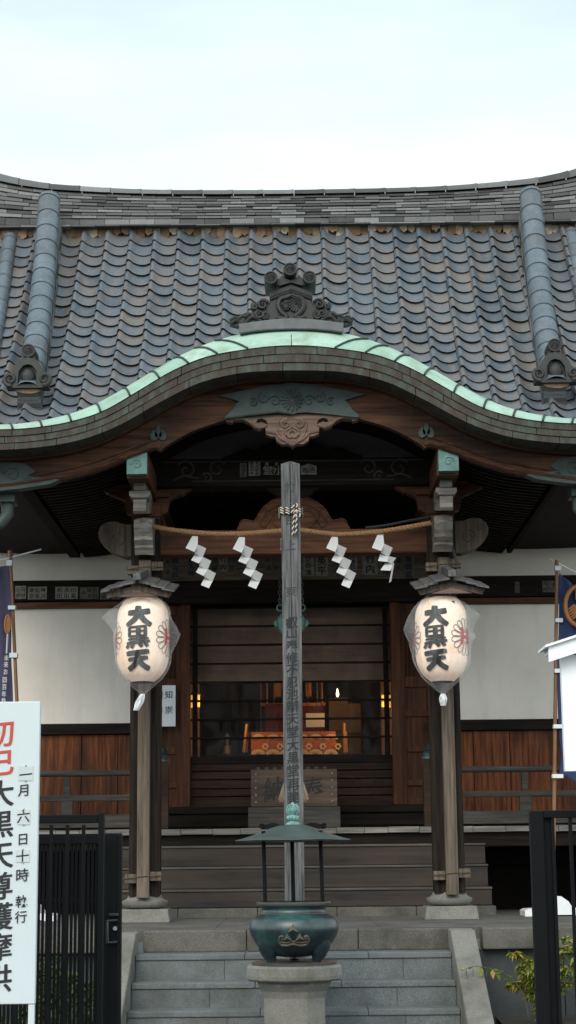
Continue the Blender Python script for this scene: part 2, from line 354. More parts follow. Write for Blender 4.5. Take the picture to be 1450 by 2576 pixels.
M['maroon'] = plain('maroon_cloth', (0.13, 0.016, 0.02), 0.85, 0.3, 8)
M['tan'] = plain('tan_folding_panel', (0.085, 0.056, 0.028), 0.8, 0.3, 8)
M['curtain'] = plain('grey_brown_blind', (0.24, 0.145, 0.098), 0.9, 0.35, 3)
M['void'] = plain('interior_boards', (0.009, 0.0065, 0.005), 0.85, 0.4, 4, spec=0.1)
M['lamp'] = emis('lit_gold_lamp', (1.0, 0.42, 0.08), 0.42)
M['flame'] = emis('candle_flame', (1.0, 0.55, 0.16), 9.0)
M['candle'] = plain('candle_wax', (0.6, 0.45, 0.3), 0.6)
M['cable'] = plain('black_cable', (0.01, 0.012, 0.014), 0.6)
M['leaf'] = island('yellow_green_leaf', [(0.0, (0.055, 0.095, 0.016)), (0.5, (0.15, 0.19, 0.027)), (0.82, (0.24, 0.225, 0.03)), (1.0, (0.36, 0.25, 0.04))], 0.55, 0.2, (0.10, 0.14, 0.02), 0.3, 30, 0)
M['leafd'] = island('dark_green_leaf', [(0.0, (0.018, 0.045, 0.012)), (0.6, (0.045, 0.09, 0.018)), (1.0, (0.11, 0.13, 0.025))], 0.55, 0.2, (0.03, 0.06, 0.015), 0.3, 30, 0)
M['stem'] = plain('plant_stem', (0.07, 0.06, 0.03), 0.8)
# lantern paper: fine rib shadow comes from the geometry, rust stains in the colour
def lantern_paper():
    m, n, b = new_mat('lantern_paper')
    f = noise(n, 3.2, 6, 0.7, stretch=(1.4, 1.4, 0.7)); r = ramp(n, [(0.52, (0.89, 0.73, 0.61)), (0.74, (0.72, 0.44, 0.24))], f)
    n.links.new(r.outputs[0], b.inputs['Base Color']); b.inputs['Roughness'].default_value = 0.75
    b.inputs['Emission Color'].default_value = (1.0, 0.66, 0.46, 1); b.inputs['Emission Strength'].default_value = 0.07; return m     # a bulb burns inside
M['lantern'] = lantern_paper()
def film(name, op, col=(0.75, 0.78, 0.80), facing=0.0):
    m = bpy.data.materials.new(name); m.use_nodes = True; n = m.node_tree; b = n.nodes['Principled BSDF']; out = n.nodes['Material Output']
    b.inputs['Base Color'].default_value = (*col, 1); b.inputs['Roughness'].default_value = 0.22
    t = nd(n, 'BsdfTransparent'); mx = nd(n, 'MixShader')
    f = noise(n, 9, 5, 0.7, stretch=(1, 1, 0.4)); r = ramp(n, [(0.4, (op * 0.35,) * 3), (0.7, (op * 1.9,) * 3)], f)
    src = r.outputs[0]
    if facing:                    # film looks denser where it is seen edge-on
        lw = nd(n, 'LayerWeight'); lw.inputs[0].default_value = 0.45; pw = nd(n, 'Math', operation='POWER'); pw.inputs[1].default_value = 1.6; n.links.new(lw.outputs['Facing'], pw.inputs[0])
        ml = nd(n, 'Math', operation='MULTIPLY_ADD', use_clamp=True); ml.inputs[1].default_value = facing; n.links.new(pw.outputs[0], ml.inputs[0]); n.links.new(r.outputs[0], ml.inputs[2]); src = ml.outputs[0]
    n.links.new(src, mx.inputs[0]); n.links.new(t.outputs[0], mx.inputs[1]); n.links.new(b.outputs[0], mx.inputs[2]); n.links.new(mx.outputs[0], out.inputs[0])
    bump(n, b, noise(n, 14, 4), 0.6, 0.01); return m
M['film'] = film('clear_plastic_film', 0.085, facing=0.26)
M['glass'] = film('window_glass', 0.020, (0.5, 0.5, 0.5))

# ================================================================ ground, terrace, steps
structure(obj('ground', MB().grid(lambda a, b: (-300 + 600 * a, -300 + 600 * b, 0.0), 4, 4), M['asphalt']))
TZ = EYE - 0.544
for s in (-1, 1):
    b = MB()
    b.grid(lambda a, c: (s * (1.62 + 6.4 * a), 10.4 + 4.5 * c, 0.46 + 0.03 * math.sin(9 * a + 7 * c) + random.uniform(-0.012, 0.012)), 40, 30)
    b.box(min(s * 1.62, s * 8), max(s * 1.62, s * 8), 10.1, 10.4, 0.0, 0.5)
    structure(obj('planting_bed', b, M['soil']))
SH = 1.272                       # half width of the stone steps
terr = thing('stone_terrace', 'grey stone terrace with a thick rough coping that carries the temple hall', 'terrace', (0, 14.8, 0))
b = MB()                         # paving, with joints
for i in range(9):
    for j in range(3):
        x0 = -6.3 + 1.4 * i; y0 = 15.06 + 1.1 * j
        b.box(x0 + 0.003, x0 + 1.397, y0 + 0.003, y0 + 1.097, TZ - 0.1, TZ + random.uniform(-0.002, 0.001))
b.box(-6.3, 6.3, 18.36, 26, TZ - 0.1, TZ - 0.012)
obj('paving', b, M['pave'], terr)
zc = Q(738, 2394, 14.8).z        # under side of the coping
b = MB()
for x0, x1 in ((-6.3, -4.4), (-4.4, -2.6), (-2.6, -1.52), (-SH - 0.0, -0.42), (-0.42, 0.5), (0.5, SH), (1.52, 3.0), (3.0, 4.6), (4.6, 6.3)):
    b.box(x0 + 0.002, x1 - 0.002, 14.8 + random.uniform(-0.004, 0.004), 15.055, zc, TZ)
obj('coping', b, M['rough'], terr, bevel=0.012)
for s in (-1, 1):
    b = MB()
    for k in range(6):
        x0 = 1.40 + 0.80 * k; b.box(min(s * x0, s * (x0 + 0.794)), max(s * x0, s * (x0 + 0.794)), 14.9 + random.uniform(0, .004), 15.0, 0.2, zc - 0.002)
    obj('retaining_wall', b, M['slab'], terr, bevel=0.006)

stairs = thing('stone_steps', 'flight of grey granite steps with pale nosings leading up to the terrace', 'steps', (0, 14, 0))
ys = [14.8 - 0.33 * k for k in range(7)]
zs = [TZ] + [Q(738, v, y).z for v, y in ((2399, 14.47), (2471, 14.14), (2542, 13.81))]
while len(zs) < 7: zs.append(max(zs[-1] - 0.195, 0.02))
for k in range(1, 6):
    y0, z = ys[k], zs[k]; b = MB()
    cuts = [-SH + 0.002, -0.36 + random.uniform(-.25, .15), 0.42 + random.uniform(-.1, .3), SH - 0.002]
    for a, c in zip(cuts, cuts[1:]):
        b.box(a + 0.0015, c - 0.0015, y0 - 0.012, y0 + 0.36, z - 0.045, z + random.uniform(-.001, .001))
    obj('tread', b, M['granite2' if 0 else 'granite'], stairs, bevel=0.007)
    b = MB(); cuts = [-SH + 0.002] + [-0.62 + random.uniform(-.15, .15), 0.1 + random.uniform(-.2, .2), 0.78 + random.uniform(-.15, .15)] + [SH - 0.002]
    for a, c in zip(cuts, cuts[1:]):
        b.box(a + 0.001, c - 0.001, y0 + random.uniform(0, .003), y0 + 0.33, zs[k + 1] - 0.05 if k < 5 else 0.0, z - 0.047)
    obj('riser', b, M['granite'], stairs, bevel=0.004)
for s in (-1, 1):
    pts = [(14.79, TZ - 0.003), (14.79, 0.0), (12.7, 0.0), (12.7, 0.28), (14.55, TZ - 0.01)]
    b = MB().prism_x(pts, min(s * SH, s * (SH + 0.20)), max(s * SH, s * (SH + 0.20)))
    obj('cheek_wall', b, M['granite2'], stairs, bevel=0.012)
stairs.location.x = -0.035

# ================================================================ temple hall
hall = thing('temple_hall', 'old wooden temple hall with grey tiled roof, curved copper porch gable and white plaster walls', 'temple', (0, 20.3, TZ))
def hz(v, Y): return Q(738, v, Y).z

# ---- main roof of S-shaped pantiles
_pr = [(22.77, 8.50), (21.56, 6.90), (20.14, 5.37)]
def roofz(y):
    s = 0
    for i, (a, f) in enumerate(_pr):
        t = f
        for j, (c, _) in enumerate(_pr):
            if j != i: t *= (y - c) / (a - c)
        s += t
    return s + EYE
prof = []; y = 18.6; acc = 0; last = None
while y < 23.2:
    p = (y, roofz(y))
    if last: acc += math.hypot(p[0] - last[0], p[1] - last[1])
    prof.append((acc, p[0], p[1])); last = p; y += 0.02
def rs(s):
    s = max(0, min(s, acc - 1e-4))
    for a, c in zip(prof, prof[1:]):
        if s <= c[0]:
            t = (s - a[0]) / (c[0] - a[0]); d = math.hypot(c[1] - a[1], c[2] - a[2])
            return lerp(a[1], c[1], t), lerp(a[2], c[2], t), ((c[1] - a[1]) / d, (c[2] - a[2]) / d)
    return prof[-1][1], prof[-1][2], (0.7, 0.7)
TP = 0.326; TX0 = -2.85
cross = [(t_, h_ * 1.36) for t_, h_ in [(0, .022), (.025, .052), (.08, .067), (.14, .066), (.21, .050), (.31, .026), (.43, .008), (.55, -.002), (.68, -.006), (.80, -.003), (.91, .006), (1.0, .018)]]
b = MB(); nrow = int(acc / 0.238)
for r in range(nrow):
    if rs(r * 0.238 + .285)[0] > 22.80: break
    for c in range(-7, 25):
        x0 = TX0 + c * TP
        if x0 < -5.3 or x0 > 5.0: continue
        s0 = r * 0.238 + random.uniform(-.006, .006); s1 = s0 + 0.285
        dx = random.uniform(-.005, .005); tw = random.uniform(-.008, .008); lift = 0.034 + random.uniform(-.006, .009)
        top = []; bot = []; up = []
        for k, (t, h) in enumerate(cross):
            ss = s0 + tw * (t - .5)
            ya, za, d = rs(ss); n = (-d[1], d[0]); hh = h + lift
            top.append((x0 + dx + t * TP, ya + n[0] * hh, za + n[1] * hh)); bot.append((x0 + dx + t * TP, ya + n[0] * (hh - .026) + d[0] * .030, za + n[1] * (hh - .026) + d[1] * .030))
            yb, zb, d2 = rs(s1); n2 = (-d2[1], d2[0]); up.append((x0 + dx * .5 + t * TP, yb + n2[0] * h, zb + n2[1] * h))
        m = len(cross)
        b.add(top + up, [(i, i + 1, m + i + 1, m + i) for i in range(m - 1)])
        b.add(bot + top, [(i, i + 1, m + i + 1, m + i) for i in range(m - 1)])
roof = obj('main_roof', b, M['tile'], hall, smooth=True)
b = MB()
_deck = [rs(k * acc / 10)[:2] for k in range(11)]
b.prism_x([(y_, z_ - 0.02) for y_, z_ in _deck] + [(y_ + .05, z_ - 0.12) for y_, z_ in reversed(_deck)], -5.15, 5.15)
obj('roof_boarding', b, M['void'], roof)
b = MB()
for k in range(51):
    x = -5.1 + 0.2 * k; y0, z0, d = rs(0.1)
    b.hexa([(x, 18.72, roofz(18.72) - .23), (x + .08, 18.72, roofz(18.72) - .23), (x + .08, 20.35, roofz(20.35) - .23), (x, 20.35, roofz(20.35) - .23),
            (x, 18.72, roofz(18.72) - .13), (x + .08, 18.72, roofz(18.72) - .13), (x + .08, 20.35, roofz(20.35) - .13), (x, 20.35, roofz(20.35) - .13)])
obj('rafters', b, M['void'], roof)
YR = 22.58
topv = [(0, 471.5), (250, 469.5), (400, 465.5), (530, 457), (620, 449), (700, 434), (740, 424), (800, 402), (900, 350), (1000, 290)]
_rt = smooth_tab(topv, 4)
def rtop(x): return hz(interp(_rt, abs(x) / 24.05 * 4403), YR)
rbot = hz(565, YR); _r0 = rtop
def rtop(x): return rbot + (_r0(x) - rbot) * 1.075
# broken mortar under the ridge
b = MB()
for c in range(-8, 25):
    for h in range(3):
        x0 = TX0 + (c + h / 3) * TP; 
        if abs(x0) > 5: continue
        ww = TP / 3 * random.uniform(.9, 1.25); z1 = rbot + .03; z0 = roofz(22.66) + random.uniform(.0, .10); y0 = 22.66 + random.uniform(-.02, .03)
        n = 6; pts = [(x0 + ww * i / n, z0 + random.uniform(-.012, .014) + .02 * math.cos(6.28 * i / n)) for i in range(n + 1)] + [(x0 + ww, z1), (x0, z1)]
        b.prism(pts, y0, 23.0)
obj('mortar_bed', b, M['mortar'], roof)
# stacked flat-tile ridge, sweeping up at both ends
fr = [(0, .055), (.055, .20)] + [(.20 + i * .0775, .20 + (i + 1) * .0775) for i in range(8)]
b = MB()
for k, (f0, f1) in enumerate(fr):
    L = .34
    x = -5.4 + (k % 2) * L / 2 + random.uniform(-.05, .05); yy = YR + 0.010 * k - (0.03 if k == 0 else 0)
    while x < 5.4:
        x1 = x + L; dy = random.uniform(-.012, .012); g = .003
        pt = []
        for (fz0, fz1) in ((f0, f1),):
            za0 = lerp(rbot, rtop(x), fz0); za1 = lerp(rbot, rtop(x1), fz0); zb0 = lerp(rbot, rtop(x), fz1) - .012; zb1 = lerp(rbot, rtop(x1), fz1) - .012
            b.hexa([(x + g, yy + dy, za0), (x1 - g, yy + dy, za1), (x1 - g, 23.3, za1), (x + g, 23.3, za0), (x + g, yy + dy + .012, zb0), (x1 - g, yy + dy + .012, zb1), (x1 - g, 23.3, zb1), (x + g, 23.3, zb0)])
        x = x1
ridge = obj('ridge', b, M['noshi'], hall)
b = MB(); x = -5.4
while x < 5.4:
    x1 = x + .42; h0, h1 = rtop(x) - rbot, rtop(x1) - rbot
    def cap(a, t, x=x, x1=x1, h0=h0, h1=h1):
        th = math.pi * t; xx = lerp(x, x1 - .004, a); h = lerp(h0, h1, a); zb = rbot + h * .82; r = h * .18
        bu = 1.06 if a > .8 else 1.0
        return (xx, YR + .22 - .16 * bu * math.cos(th), zb + r * bu * math.sin(th))
    b.grid(cap, 4, 8); x = x1
obj('ridge_cap', b, M['noshi'], ridge, smooth=True)
# descending ridges: walls of stacked tile with half-round caps
def descending(xc, wid, hgt, s_lo, s_hi, name):
    b = MB(); n = 40; x_hi = xc; x_lo = xc - math.copysign(.15, xc)
    def HH(a): return (hgt + .30 * max(0, (a - s_lo) / (s_hi - s_lo)) ** 2.5) if hgt > .1 else hgt
    def XC_(a): return lerp(x_lo, x_hi, (a - s_lo) / (s_hi - s_lo))
    if hgt > .1:
        for k in range(5):
            z0, z1 = hgt * k / 5, hgt * (k + 1) / 5 - .006; hw = wid * .5 * (1.0 - .03 * k)
            for q in range(int((s_hi - s_lo) / .3)):
                a0 = s_lo + q * .3; a1 = a0 + .297; pts = []
                jit = random.uniform(-.006, .006)
                for zz in (z0, z1):
                    for (aa, sg) in ((a0, -1), (a0, 1), (a1, 1), (a1, -1)):
                        yy, zc_, d = rs(aa); zz_ = zz * HH(aa) / hgt; pts.append((XC_(aa) + sg * (hw + jit), yy - d[1] * zz_, zc_ + d[0] * zz_))
                b.hexa(pts)
    w_ = obj(name, b, M['noshi'], hall) if hgt > .1 else None
    b = MB(); q = s_lo
    while q < s_hi:
        q1 = min(q + .30, s_hi); r0 = wid * .52
        def cp(t, a, q=q, q1=q1):
            th = math.pi * t; yy, zc_, d = rs(lerp(q, q1 + .02, a)); rr = r0 * (1.04 - .045 * a + (.020 if a < .12 else 0))
            hh = HH(lerp(q, q1, a)) + math.sin(th) * rr * .95
            return (XC_(lerp(q, q1, a)) - rr * math.cos(th), yy - d[1] * hh, zc_ + d[0] * hh)
        b.grid(cp, 12, 6); q = q1
    return obj('ridge_cap' if hgt > .1 else name, b, M['cap'], w_ or roof, smooth=True)
S0 = next(a[0] for a in prof if a[1] >= 20.0)
Stop = next(a[0] for a in prof if a[1] >= 22.75)
for s in (-1, 1):
    descending(s * 3.25, .285, .24, S0, Stop - .12 + .12, 'descending_ridge')
    descending(s * 3.82, .19, .04, S0 - .5, Stop - .18, 'side_ridge')
# flower-faced end tile and scrolled ogre tile at the foot of each descending ridge
def flower_disc(b, x, y, z, r, depth=.16, petals=16):
    n = 24
    b.tube([(x, y, z), (x, y + depth, z)], r, n)
    ring = [(x + r * .9 * math.cos(2 * math.pi * k / n), y - .006, z + r * .9 * math.sin(2 * math.pi * k / n)) for k in range(n + 1)]
    b.tube(ring, r * .12, 6)
    for k in range(petals):
        t = 2 * math.pi * k / petals; c, s_ = math.cos(t), math.sin(t)
        b.tube([(x + r * .14 * c, y - .002, z + r * .14 * s_), (x + r * .45 * c, y - .006, z + r * .45 * s_), (x + r * .66 * c, y - .004, z + r * .66 * s_)], [r * .02, r * .07, r * .05], 5)
    b.tube([(x, y - .008, z), (x, y + .01, z)], r * .12, 8)
def spiral(cx, cz, r, turns, sgn, y, n=26, a0=0.0, rise=0.0):
    return [(cx + sgn * r * (1 - .86 * i / n) * math.cos(a0 + turns * 6.283 * i / n), y - rise * i / n, cz + r * (1 - .86 * i / n) * math.sin(a0 + turns * 6.283 * i / n)) for i in range(n + 1)]
for s in (-1, 1):
    Y = 19.80; xo = s * 3.10; zb = Q(738, 944, Y).z; k = Y / 4403 * .86
    e = MB(); 
    arch = [(-58, 0), (-58, -6), (-50, 20), (-42, 40), (-30, 58), (-12, 68), (12, 68), (30, 58), (42, 40), (50, 20), (58, -6), (58, 0), (62, -18), (-62, -18)]
    out = [(-56, -18), (-52, 10), (-42, 38), (-26, 58), (0, 66), (26, 58), (42, 38), (52, 10), (56, -18), (30, -18), (27, 22), (14, 40), (0, 44), (-14, 40), (-27, 22), (-30, -18)]
    e.prism([(xo + a * k, zb + c * k) for a, c in out], Y, Y + .13)
    e.prism([(xo + a * k, zb + c * k) for a, c in ((-32, -17), (-27, 22), (-14, 40), (14, 40), (27, 22), (32, -17))], Y + .06, Y + .12)
    for q in (-1, 1):
        sp = spiral(xo + q * 52 * k, zb - 4 * k, 20 * k, 1.6, q, Y - .01, a0=-1.8)
        e.tube(sp, [.030 - .020 * i / 26 for i in range(27)], 7)
    e.lathe([(.0, zb - 14 * k), (17 * k, zb - 12 * k), (23 * k, zb + 6 * k), (20 * k, zb + 20 * k), (12 * k, zb + 30 * k), (0.002, zb + 36 * k)], 12, xo, Y + .05)
    e.box(xo - 64 * k, xo + 64 * k, Y + .0, Y + .16, zb - 30 * k, zb - 18 * k)
    og = obj('ogre_tile', e, M['darktile'], hall, smooth=True)
    e = MB(); flower_disc(e, xo + s * (-.0), Y + .02, zb + 88 * k, 21 * k, .3); e.box(xo - 20 * k, xo + 20 * k, Y + .04, Y + .2, zb + 58 * k, zb + 72 * k)
    obj('round_end_tile', e, M['darktile'], og, smooth=True)
    e = MB(); e.prism([(xo + a * k, zb + c * k) for a, c in ((-40, -31), (42, -31), (34, -40), (14, -45), (-12, -44), (-32, -39))], Y + .05, Y + .25)
    obj('mortar_patch', e, M['mortar'], og)

# ---- porch roof: undulating gable with a green copper apron and three brown copper courses
YF = 15.4
def sym(tab): return smooth_tab(tab, 5)
A_up = sym([(0, 827.5), (40, 829), (118, 836.5), (198, 857), (278, 890), (358, 934), (438, 981), (518, 1021), (598, 1046), (678, 1060), (740, 1063), (860, 1063), (980, 1058)])
A_lo = sym([(0, 868), (40, 869), (110, 876), (213, 894), (303, 930), (388, 979), (478, 1029), (568, 1056), (659, 1069), (740, 1072), (860, 1071), (980, 1066)])
F_lo = sym([(0, 931), (70, 932.5), (138, 938), (238, 962), (338, 1011), (438, 1066), (538, 1102), (638, 1118), (738, 1124), (860, 1123), (980, 1118)])
def cx_pts(tab, Y, dv=0.0, sx=1, step=1):
    pts = [Q(738 + sx * a, v + dv, Y) for a, v in tab]; return [(p.x, p.z) for p in pts]
def both(tab, Y, dv=0.0):
    r = cx_pts(tab, Y, dv, 1); l = cx_pts(tab, Y, dv, -1)[::-1]
    return l[:-1] + r
DV = 0
b = MB()                          # apron and the barrel of the roof behind it
up, lo = both(A_up, YF + .34), both(A_lo, YF - .012)
fan = []
def at_arc(pl, x):               # polyline z at x
    for (a, c), (d, e) in zip(pl, pl[1:]):
        if a <= x <= d: return lerp(c, e, (x - a) / (d - a + 1e-9))
    return pl[0][1] if x < pl[0][0] else pl[-1][1]
edges = [0.0]
while edges[-1] < 3.2: edges.append(edges[-1] + (.42 if edges[-1] < .3 else .27))
edges[1] = .10; edges = [0.0, .40, .68] + [.68 + .265 * i for i in range(1, 11)]
def slant(x): return x + .02 + .30 * math.exp(-(x / .75) ** 2) + .07
for s in (-1, 1):
    for e0, e1 in zip(edges, edges[1:]):
        n = 5
        def pan(a, t, e0=e0, e1=e1, s=s):
            xl = lerp(e0, e1, a); xu = lerp(0 if e0 == 0 else slant(e0), slant(e1), a)
            zl = at_arc(lo, xl); zu = at_arc(up, xu)
            x = lerp(xl, xu, t); z = lerp(zl, zu, t) + .028 * math.sin(math.pi * t)
            return (s * x, lerp(YF - .012, YF + .34, t), z)
        b.grid(pan, n, 4)
apr = MB(); apr.v, apr.f, apr.m = b.v, b.f, b.m
porch = obj('porch_roof', apr, M['verdigris'], hall, smooth=True)
for s in (-1, 1):
    b = MB()
    for e in edges[1:-1]:
        pts = []
        for i in range(6):
            t = i / 5; xl, xu = e, slant(e); x = lerp(xl, xu, t)
            pts.append((s * x, lerp(YF - .016, YF + .33, t), lerp(at_arc(lo, xl), at_arc(up, xu), t) + .028 * math.sin(math.pi * t) + .004))
        b.tube(pts, .011, 5)
    obj('copper_seam', b, M['seam'], porch)
b = MB().tube([(0, YF - .016, at_arc(lo, 0)), (0, YF + .15, lerp(at_arc(lo, 0), at_arc(up, 0), .45) + .03)], .004, 5)
obj('copper_seam', b, M['seam'], porch)
b = MB()                          # the barrel running back to the main roof
b.grid(lambda a, t: (lambda p: (p[0], lerp(YF + .34, 20.1, t), p[1] - .01 - .1 * t))(up[int(a * (len(up) - 1))]), len(up) - 1, 6)
obj('roof_sheet', b, M['verdigris'], porch, smooth=True)
for k in range(3):                # three courses, each set back a little from the one above
    b = MB(); y0 = YF + .010 * k
    def mixtab(f): return [(a, lerp(v, interp(F_lo, a), f)) for a, v in A_lo]
    t0, t1 = both(mixtab(k / 3), y0), both(mixtab((k + 1) / 3), y0)
    x = -3.35 + (.21 if k % 2 else 0) + random.uniform(0, .1)
    while x < 3.3:
        x1 = x + random.uniform(.36, .46); n = 5; hi = []; lw = []
        for i in range(n):
            xx = lerp(x + .003, x1 - .003, i / (n - 1)); hi.append((xx, at_arc(t0, xx) - .007)); lw.append((xx, at_arc(t1, xx)))
        b.band(lw, hi, y0 + random.uniform(-.002, .002), y0 + .3); x = x1
    obj('copper_course', b, M['copper'], porch)
lipA = both(F_lo, YF + .32, -18); lipB = both(F_lo, YF + .32, 26)
b = MB().band(lipB, lipA, YF + .32, YF + .62); obj('gable_moulding', b, M['lip'], porch, bevel=.01)
# barge boards
YB = YF + .42
B_up = sym([(0, 985), (138, 990), (238, 1012), (338, 1058), (438, 1110), (538, 1140), (638, 1154), (738, 1158), (860, 1158), (980, 1154)])
B_lo = sym([(0, 1040), (90, 1045), (173, 1056)]) + sym([(173, 1056), (238, 1076), (288, 1100), (322, 1121), (331, 1131)])[1:] + [(333, 1131)] + sym([(340, 1124), (388, 1139), (488, 1177), (588, 1202), (673, 1216), (738, 1223), (860, 1224), (980, 1220)])[1:]
xs = [i * .03 for i in range(0, 112)]
bu, bl = both(B_up, YB), both(B_lo, YB)
for s in (-1, 1):
    n = [x for x in xs]
    b = MB().band([(s * x, at_arc(bl, s * x)) for x in n], [(s * x, at_arc(bu, s * x) + .09) for x in n], YB, YB + .10)
    barge = obj('barge_board', b, M['hafu'], hall)
    b = MB()                      # moulded lower edge
    b.tube([(s * x, YB - .012, at_arc(bl, s * x) + .03) for x in n if x > 1.2], .020, 6)
    b.tube([(s * x, YB - .008, at_arc(bl, s * x) + .085) for x in n if x > 1.25], .009, 5)
    obj('edge_moulding', b, M['hafu'], barge, smooth=True)
    # bronze shoe at the board's foot, and a little leaf fitting
    o = [(730, 1152), (672, 1160), (648, 1180), (668, 1190), (628, 1197), (586, 1200), (612, 1211), (680, 1221), (738, 1227), (900, 1229), (900, 1152)]
    e = MB().prism([(qx(s * a, v, YB - .02), qz(v, YB - .02)) for a, v in (o if s > 0 else o[::-1])], YB - .022, YB + .11)
    for (a, v, r, q) in ((705, 1188, 22, 1), (668, 1203, 10, -1), (755, 1185, 26, -1)):
        p = Q(738 + s * a, v, YB); e.tube(spiral(p.x, p.z, r * YB / 4403, 1.3, s * q, YB - .024), [.011 - .006 * i / 26 for i in range(27)], 6)
    obj('bronze_shoe', e, M['fitting'], barge, smooth=True)
    e = MB(); 
    for (a, v, h) in ((-11, 3, 18), (0, -3, 25), (11, 3, 18)):
        c = [(-8, 9), (-9, -2), (-4, -h * .6), (0, -h * .85), (4, -h * .6), (9, -2), (8, 9), (0, 13)]
        pts = [Q(738 + s * 337 + a + i, 1090 + v + j, YB) for i, j in c]
        e.prism([(p.x, p.z) for p in pts], YB - .02, YB + .02)
    obj('leaf_fitting', e, M['fitting'], barge)
# barrel soffit with curved ribs
sof = both(F_lo, YF + .2, 38)
b = MB().grid(lambda a, t: (lambda p: (p[0], lerp(YF + .5, 20.3, t), p[1]))(sof[int(a * (len(sof) - 1))]), len(sof) - 1, 3)
obj('soffit', b, M['wx'], porch, smooth=True)
b = MB()
for k in range(34):
    yk = YB + .16 + .135 * k
    rb = [(p[0], p[1] - .005) for p in sof if abs(p[0]) < 2.52]
    b.band([(x, z - .055) for x, z in rb], rb, yk, yk + .055)
obj('curved_rafters', b, M['wx'], porch)
for s in (-1, 1):
    b = MB().box(min(s * 2.5, s * 2.62), max(s * 2.5, s * 2.55), YB + .14, 20.2, at_arc(sof, 2.55) - .07, at_arc(sof, 2.55) - .0)
    obj('eave_beam', b, M['void'], porch)
    # copper gutter box with an elbow, hanging from the porch eave
    zt = qz(1208, 16.1); g = MB(); x0 = qx(695, 1215, 16.1)
    g.box(min(s * x0, s * (x0 + .22)), max(s * x0, s * (x0 + .22)), 15.98, 16.22, zt - .20, zt + .1)
    g.tube([(s * (x0 + .08), 16.1, zt - .18), (s * (x0 + .08), 16.1, zt - .30), (s * (x0 + .14), 16.1, zt - .38), (s * (x0 + .30), 16.1, zt - .41), (s * (x0 + .6), 16.1, zt - .44)], .062, 10)
    obj('gutter_box', g, M['bronzecan'], porch, smooth=True)

# crowning fitting of bronze and the carved pendant beneath it
def fc(pts, ox, oy, sc_, Y, sx=1):   # crop coordinates -> (x, z), mirrored about the crop centre afterwards
    r = []
    for a, c in pts:
        p = Q((ox + a / sc_) / 1.5897, (oy + c / sc_) / 1.5897, Y); r.append((p.x, p.z))
    return r
def mirror(half):                    # half outline from top centre round to bottom centre, x<0 side
    return half + [(-x, z) for x, z in reversed(half)]
XC = Q((800 + 741 / 2.0714) / 1.5897, 1000, YB).x
def gp(pts, Y): return [(x - XC, z) for x, z in fc(pts, 800, 1500, 2.0714, Y)]
e = MB(); Y = YB - .035
h = gp([(741, 60), (560, 80), (400, 112), (250, 140), (130, 165), (210, 182), (300, 210), (265, 250), (240, 292), (185, 335), (188, 356), (290, 345), (400, 330), (520, 318), (620, 308), (700, 312), (741, 327)], Y)
e.prism(mirror(h), Y, Y + .14)
for s in (-1, 1):
    for (a, c, r, q, a0) in ((600, 215, 52, 1, .3), (510, 190, 48, -1, 2), (420, 225, 40, 1, 1), (860, 0, 0, 1, 0)):
        if r == 0: continue
        x, z = gp([(a, c)], Y)[0]; e.tube(spiral(s * -x if s > 0 else x, z, r / 3.293 / 4403 * Y, 1.4, s * q, Y - .003, a0=a0), [.010 - .006 * i / 26 for i in range(27)], 6)
x, z = gp([(741, 205)], Y)[0]
for r_, m_ in ((.105, 16), (.055, 10)):
    for k in range(m_):
        t = 2 * math.pi * k / m_; e.tube([(x + r_ * .3 * math.cos(t), Y - .004, z + r_ * .3 * math.sin(t)), (x + r_ * math.cos(t), Y - .004, z + r_ * math.sin(t))], [.004, r_ * .12], 5)
e.tube([(a, Y - .004, c) for a, c in mirror(gp([(190, 350), (400, 326), (620, 304), (741, 321)], Y)[:4])][:4], .010, 6)
crown = obj('bronze_crown_fitting', e, M['fitting'], porch, smooth=True)
e = MB(); Y = YB + .0
h = gp([(741, 322), (560, 322), (400, 334), (190, 350), (192, 378), (240, 387), (250, 372), (330, 365), (365, 385), (400, 402), (420, 430), (470, 448), (515, 428), (520, 452), (540, 470), (518, 484), (560, 505), (600, 508), (610, 545), (650, 570), (700, 572), (722, 578), (741, 594)], Y)
e.prism(mirror(h), Y, Y + .10)
def gt(pts, r, closed=False, n=4):
    q = smooth_tab([gp([p], Y)[0] for p in pts], n)
    for s in (-1, 1): e.tube([(s * x, Y - .004, z) for x, z in q], r, 6)
gt([(200, 368), (300, 352), (370, 372), (420, 412), (480, 432), (530, 415)], .012)
gt([(520, 465), (600, 480), (640, 520), (690, 552), (741, 580)], .014)
gt([(630, 370), (622, 430), (650, 500), (700, 545), (741, 570)], .010)
gt([(690, 500), (690, 460), (720, 440), (741, 428)], .012)
gt([(741, 455), (712, 475), (708, 505), (726, 515), (741, 495)], .014)
for s in (-1, 1):
    x, z = gp([(685, 405)], Y)[0]; e.tube(spiral(s * x, z, .046, 1.5, s, Y - .006, a0=1.2), [.016 - .009 * i / 26 for i in range(27)], 6)
    x, z = gp([(490, 375)], Y)[0]
pend = obj('carved_pendant', e, M['carve'], hall, smooth=True)
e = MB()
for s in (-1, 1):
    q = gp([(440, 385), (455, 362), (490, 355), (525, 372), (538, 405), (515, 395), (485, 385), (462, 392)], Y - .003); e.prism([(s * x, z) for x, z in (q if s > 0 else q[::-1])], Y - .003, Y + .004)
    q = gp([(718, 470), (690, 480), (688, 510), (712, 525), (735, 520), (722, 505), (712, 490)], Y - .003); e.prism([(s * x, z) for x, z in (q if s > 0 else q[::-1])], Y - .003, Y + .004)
obj('hole_shade_plate', e, M['void'], pend)  # thin dark plates laid on the face, painting the shade of pierced openings

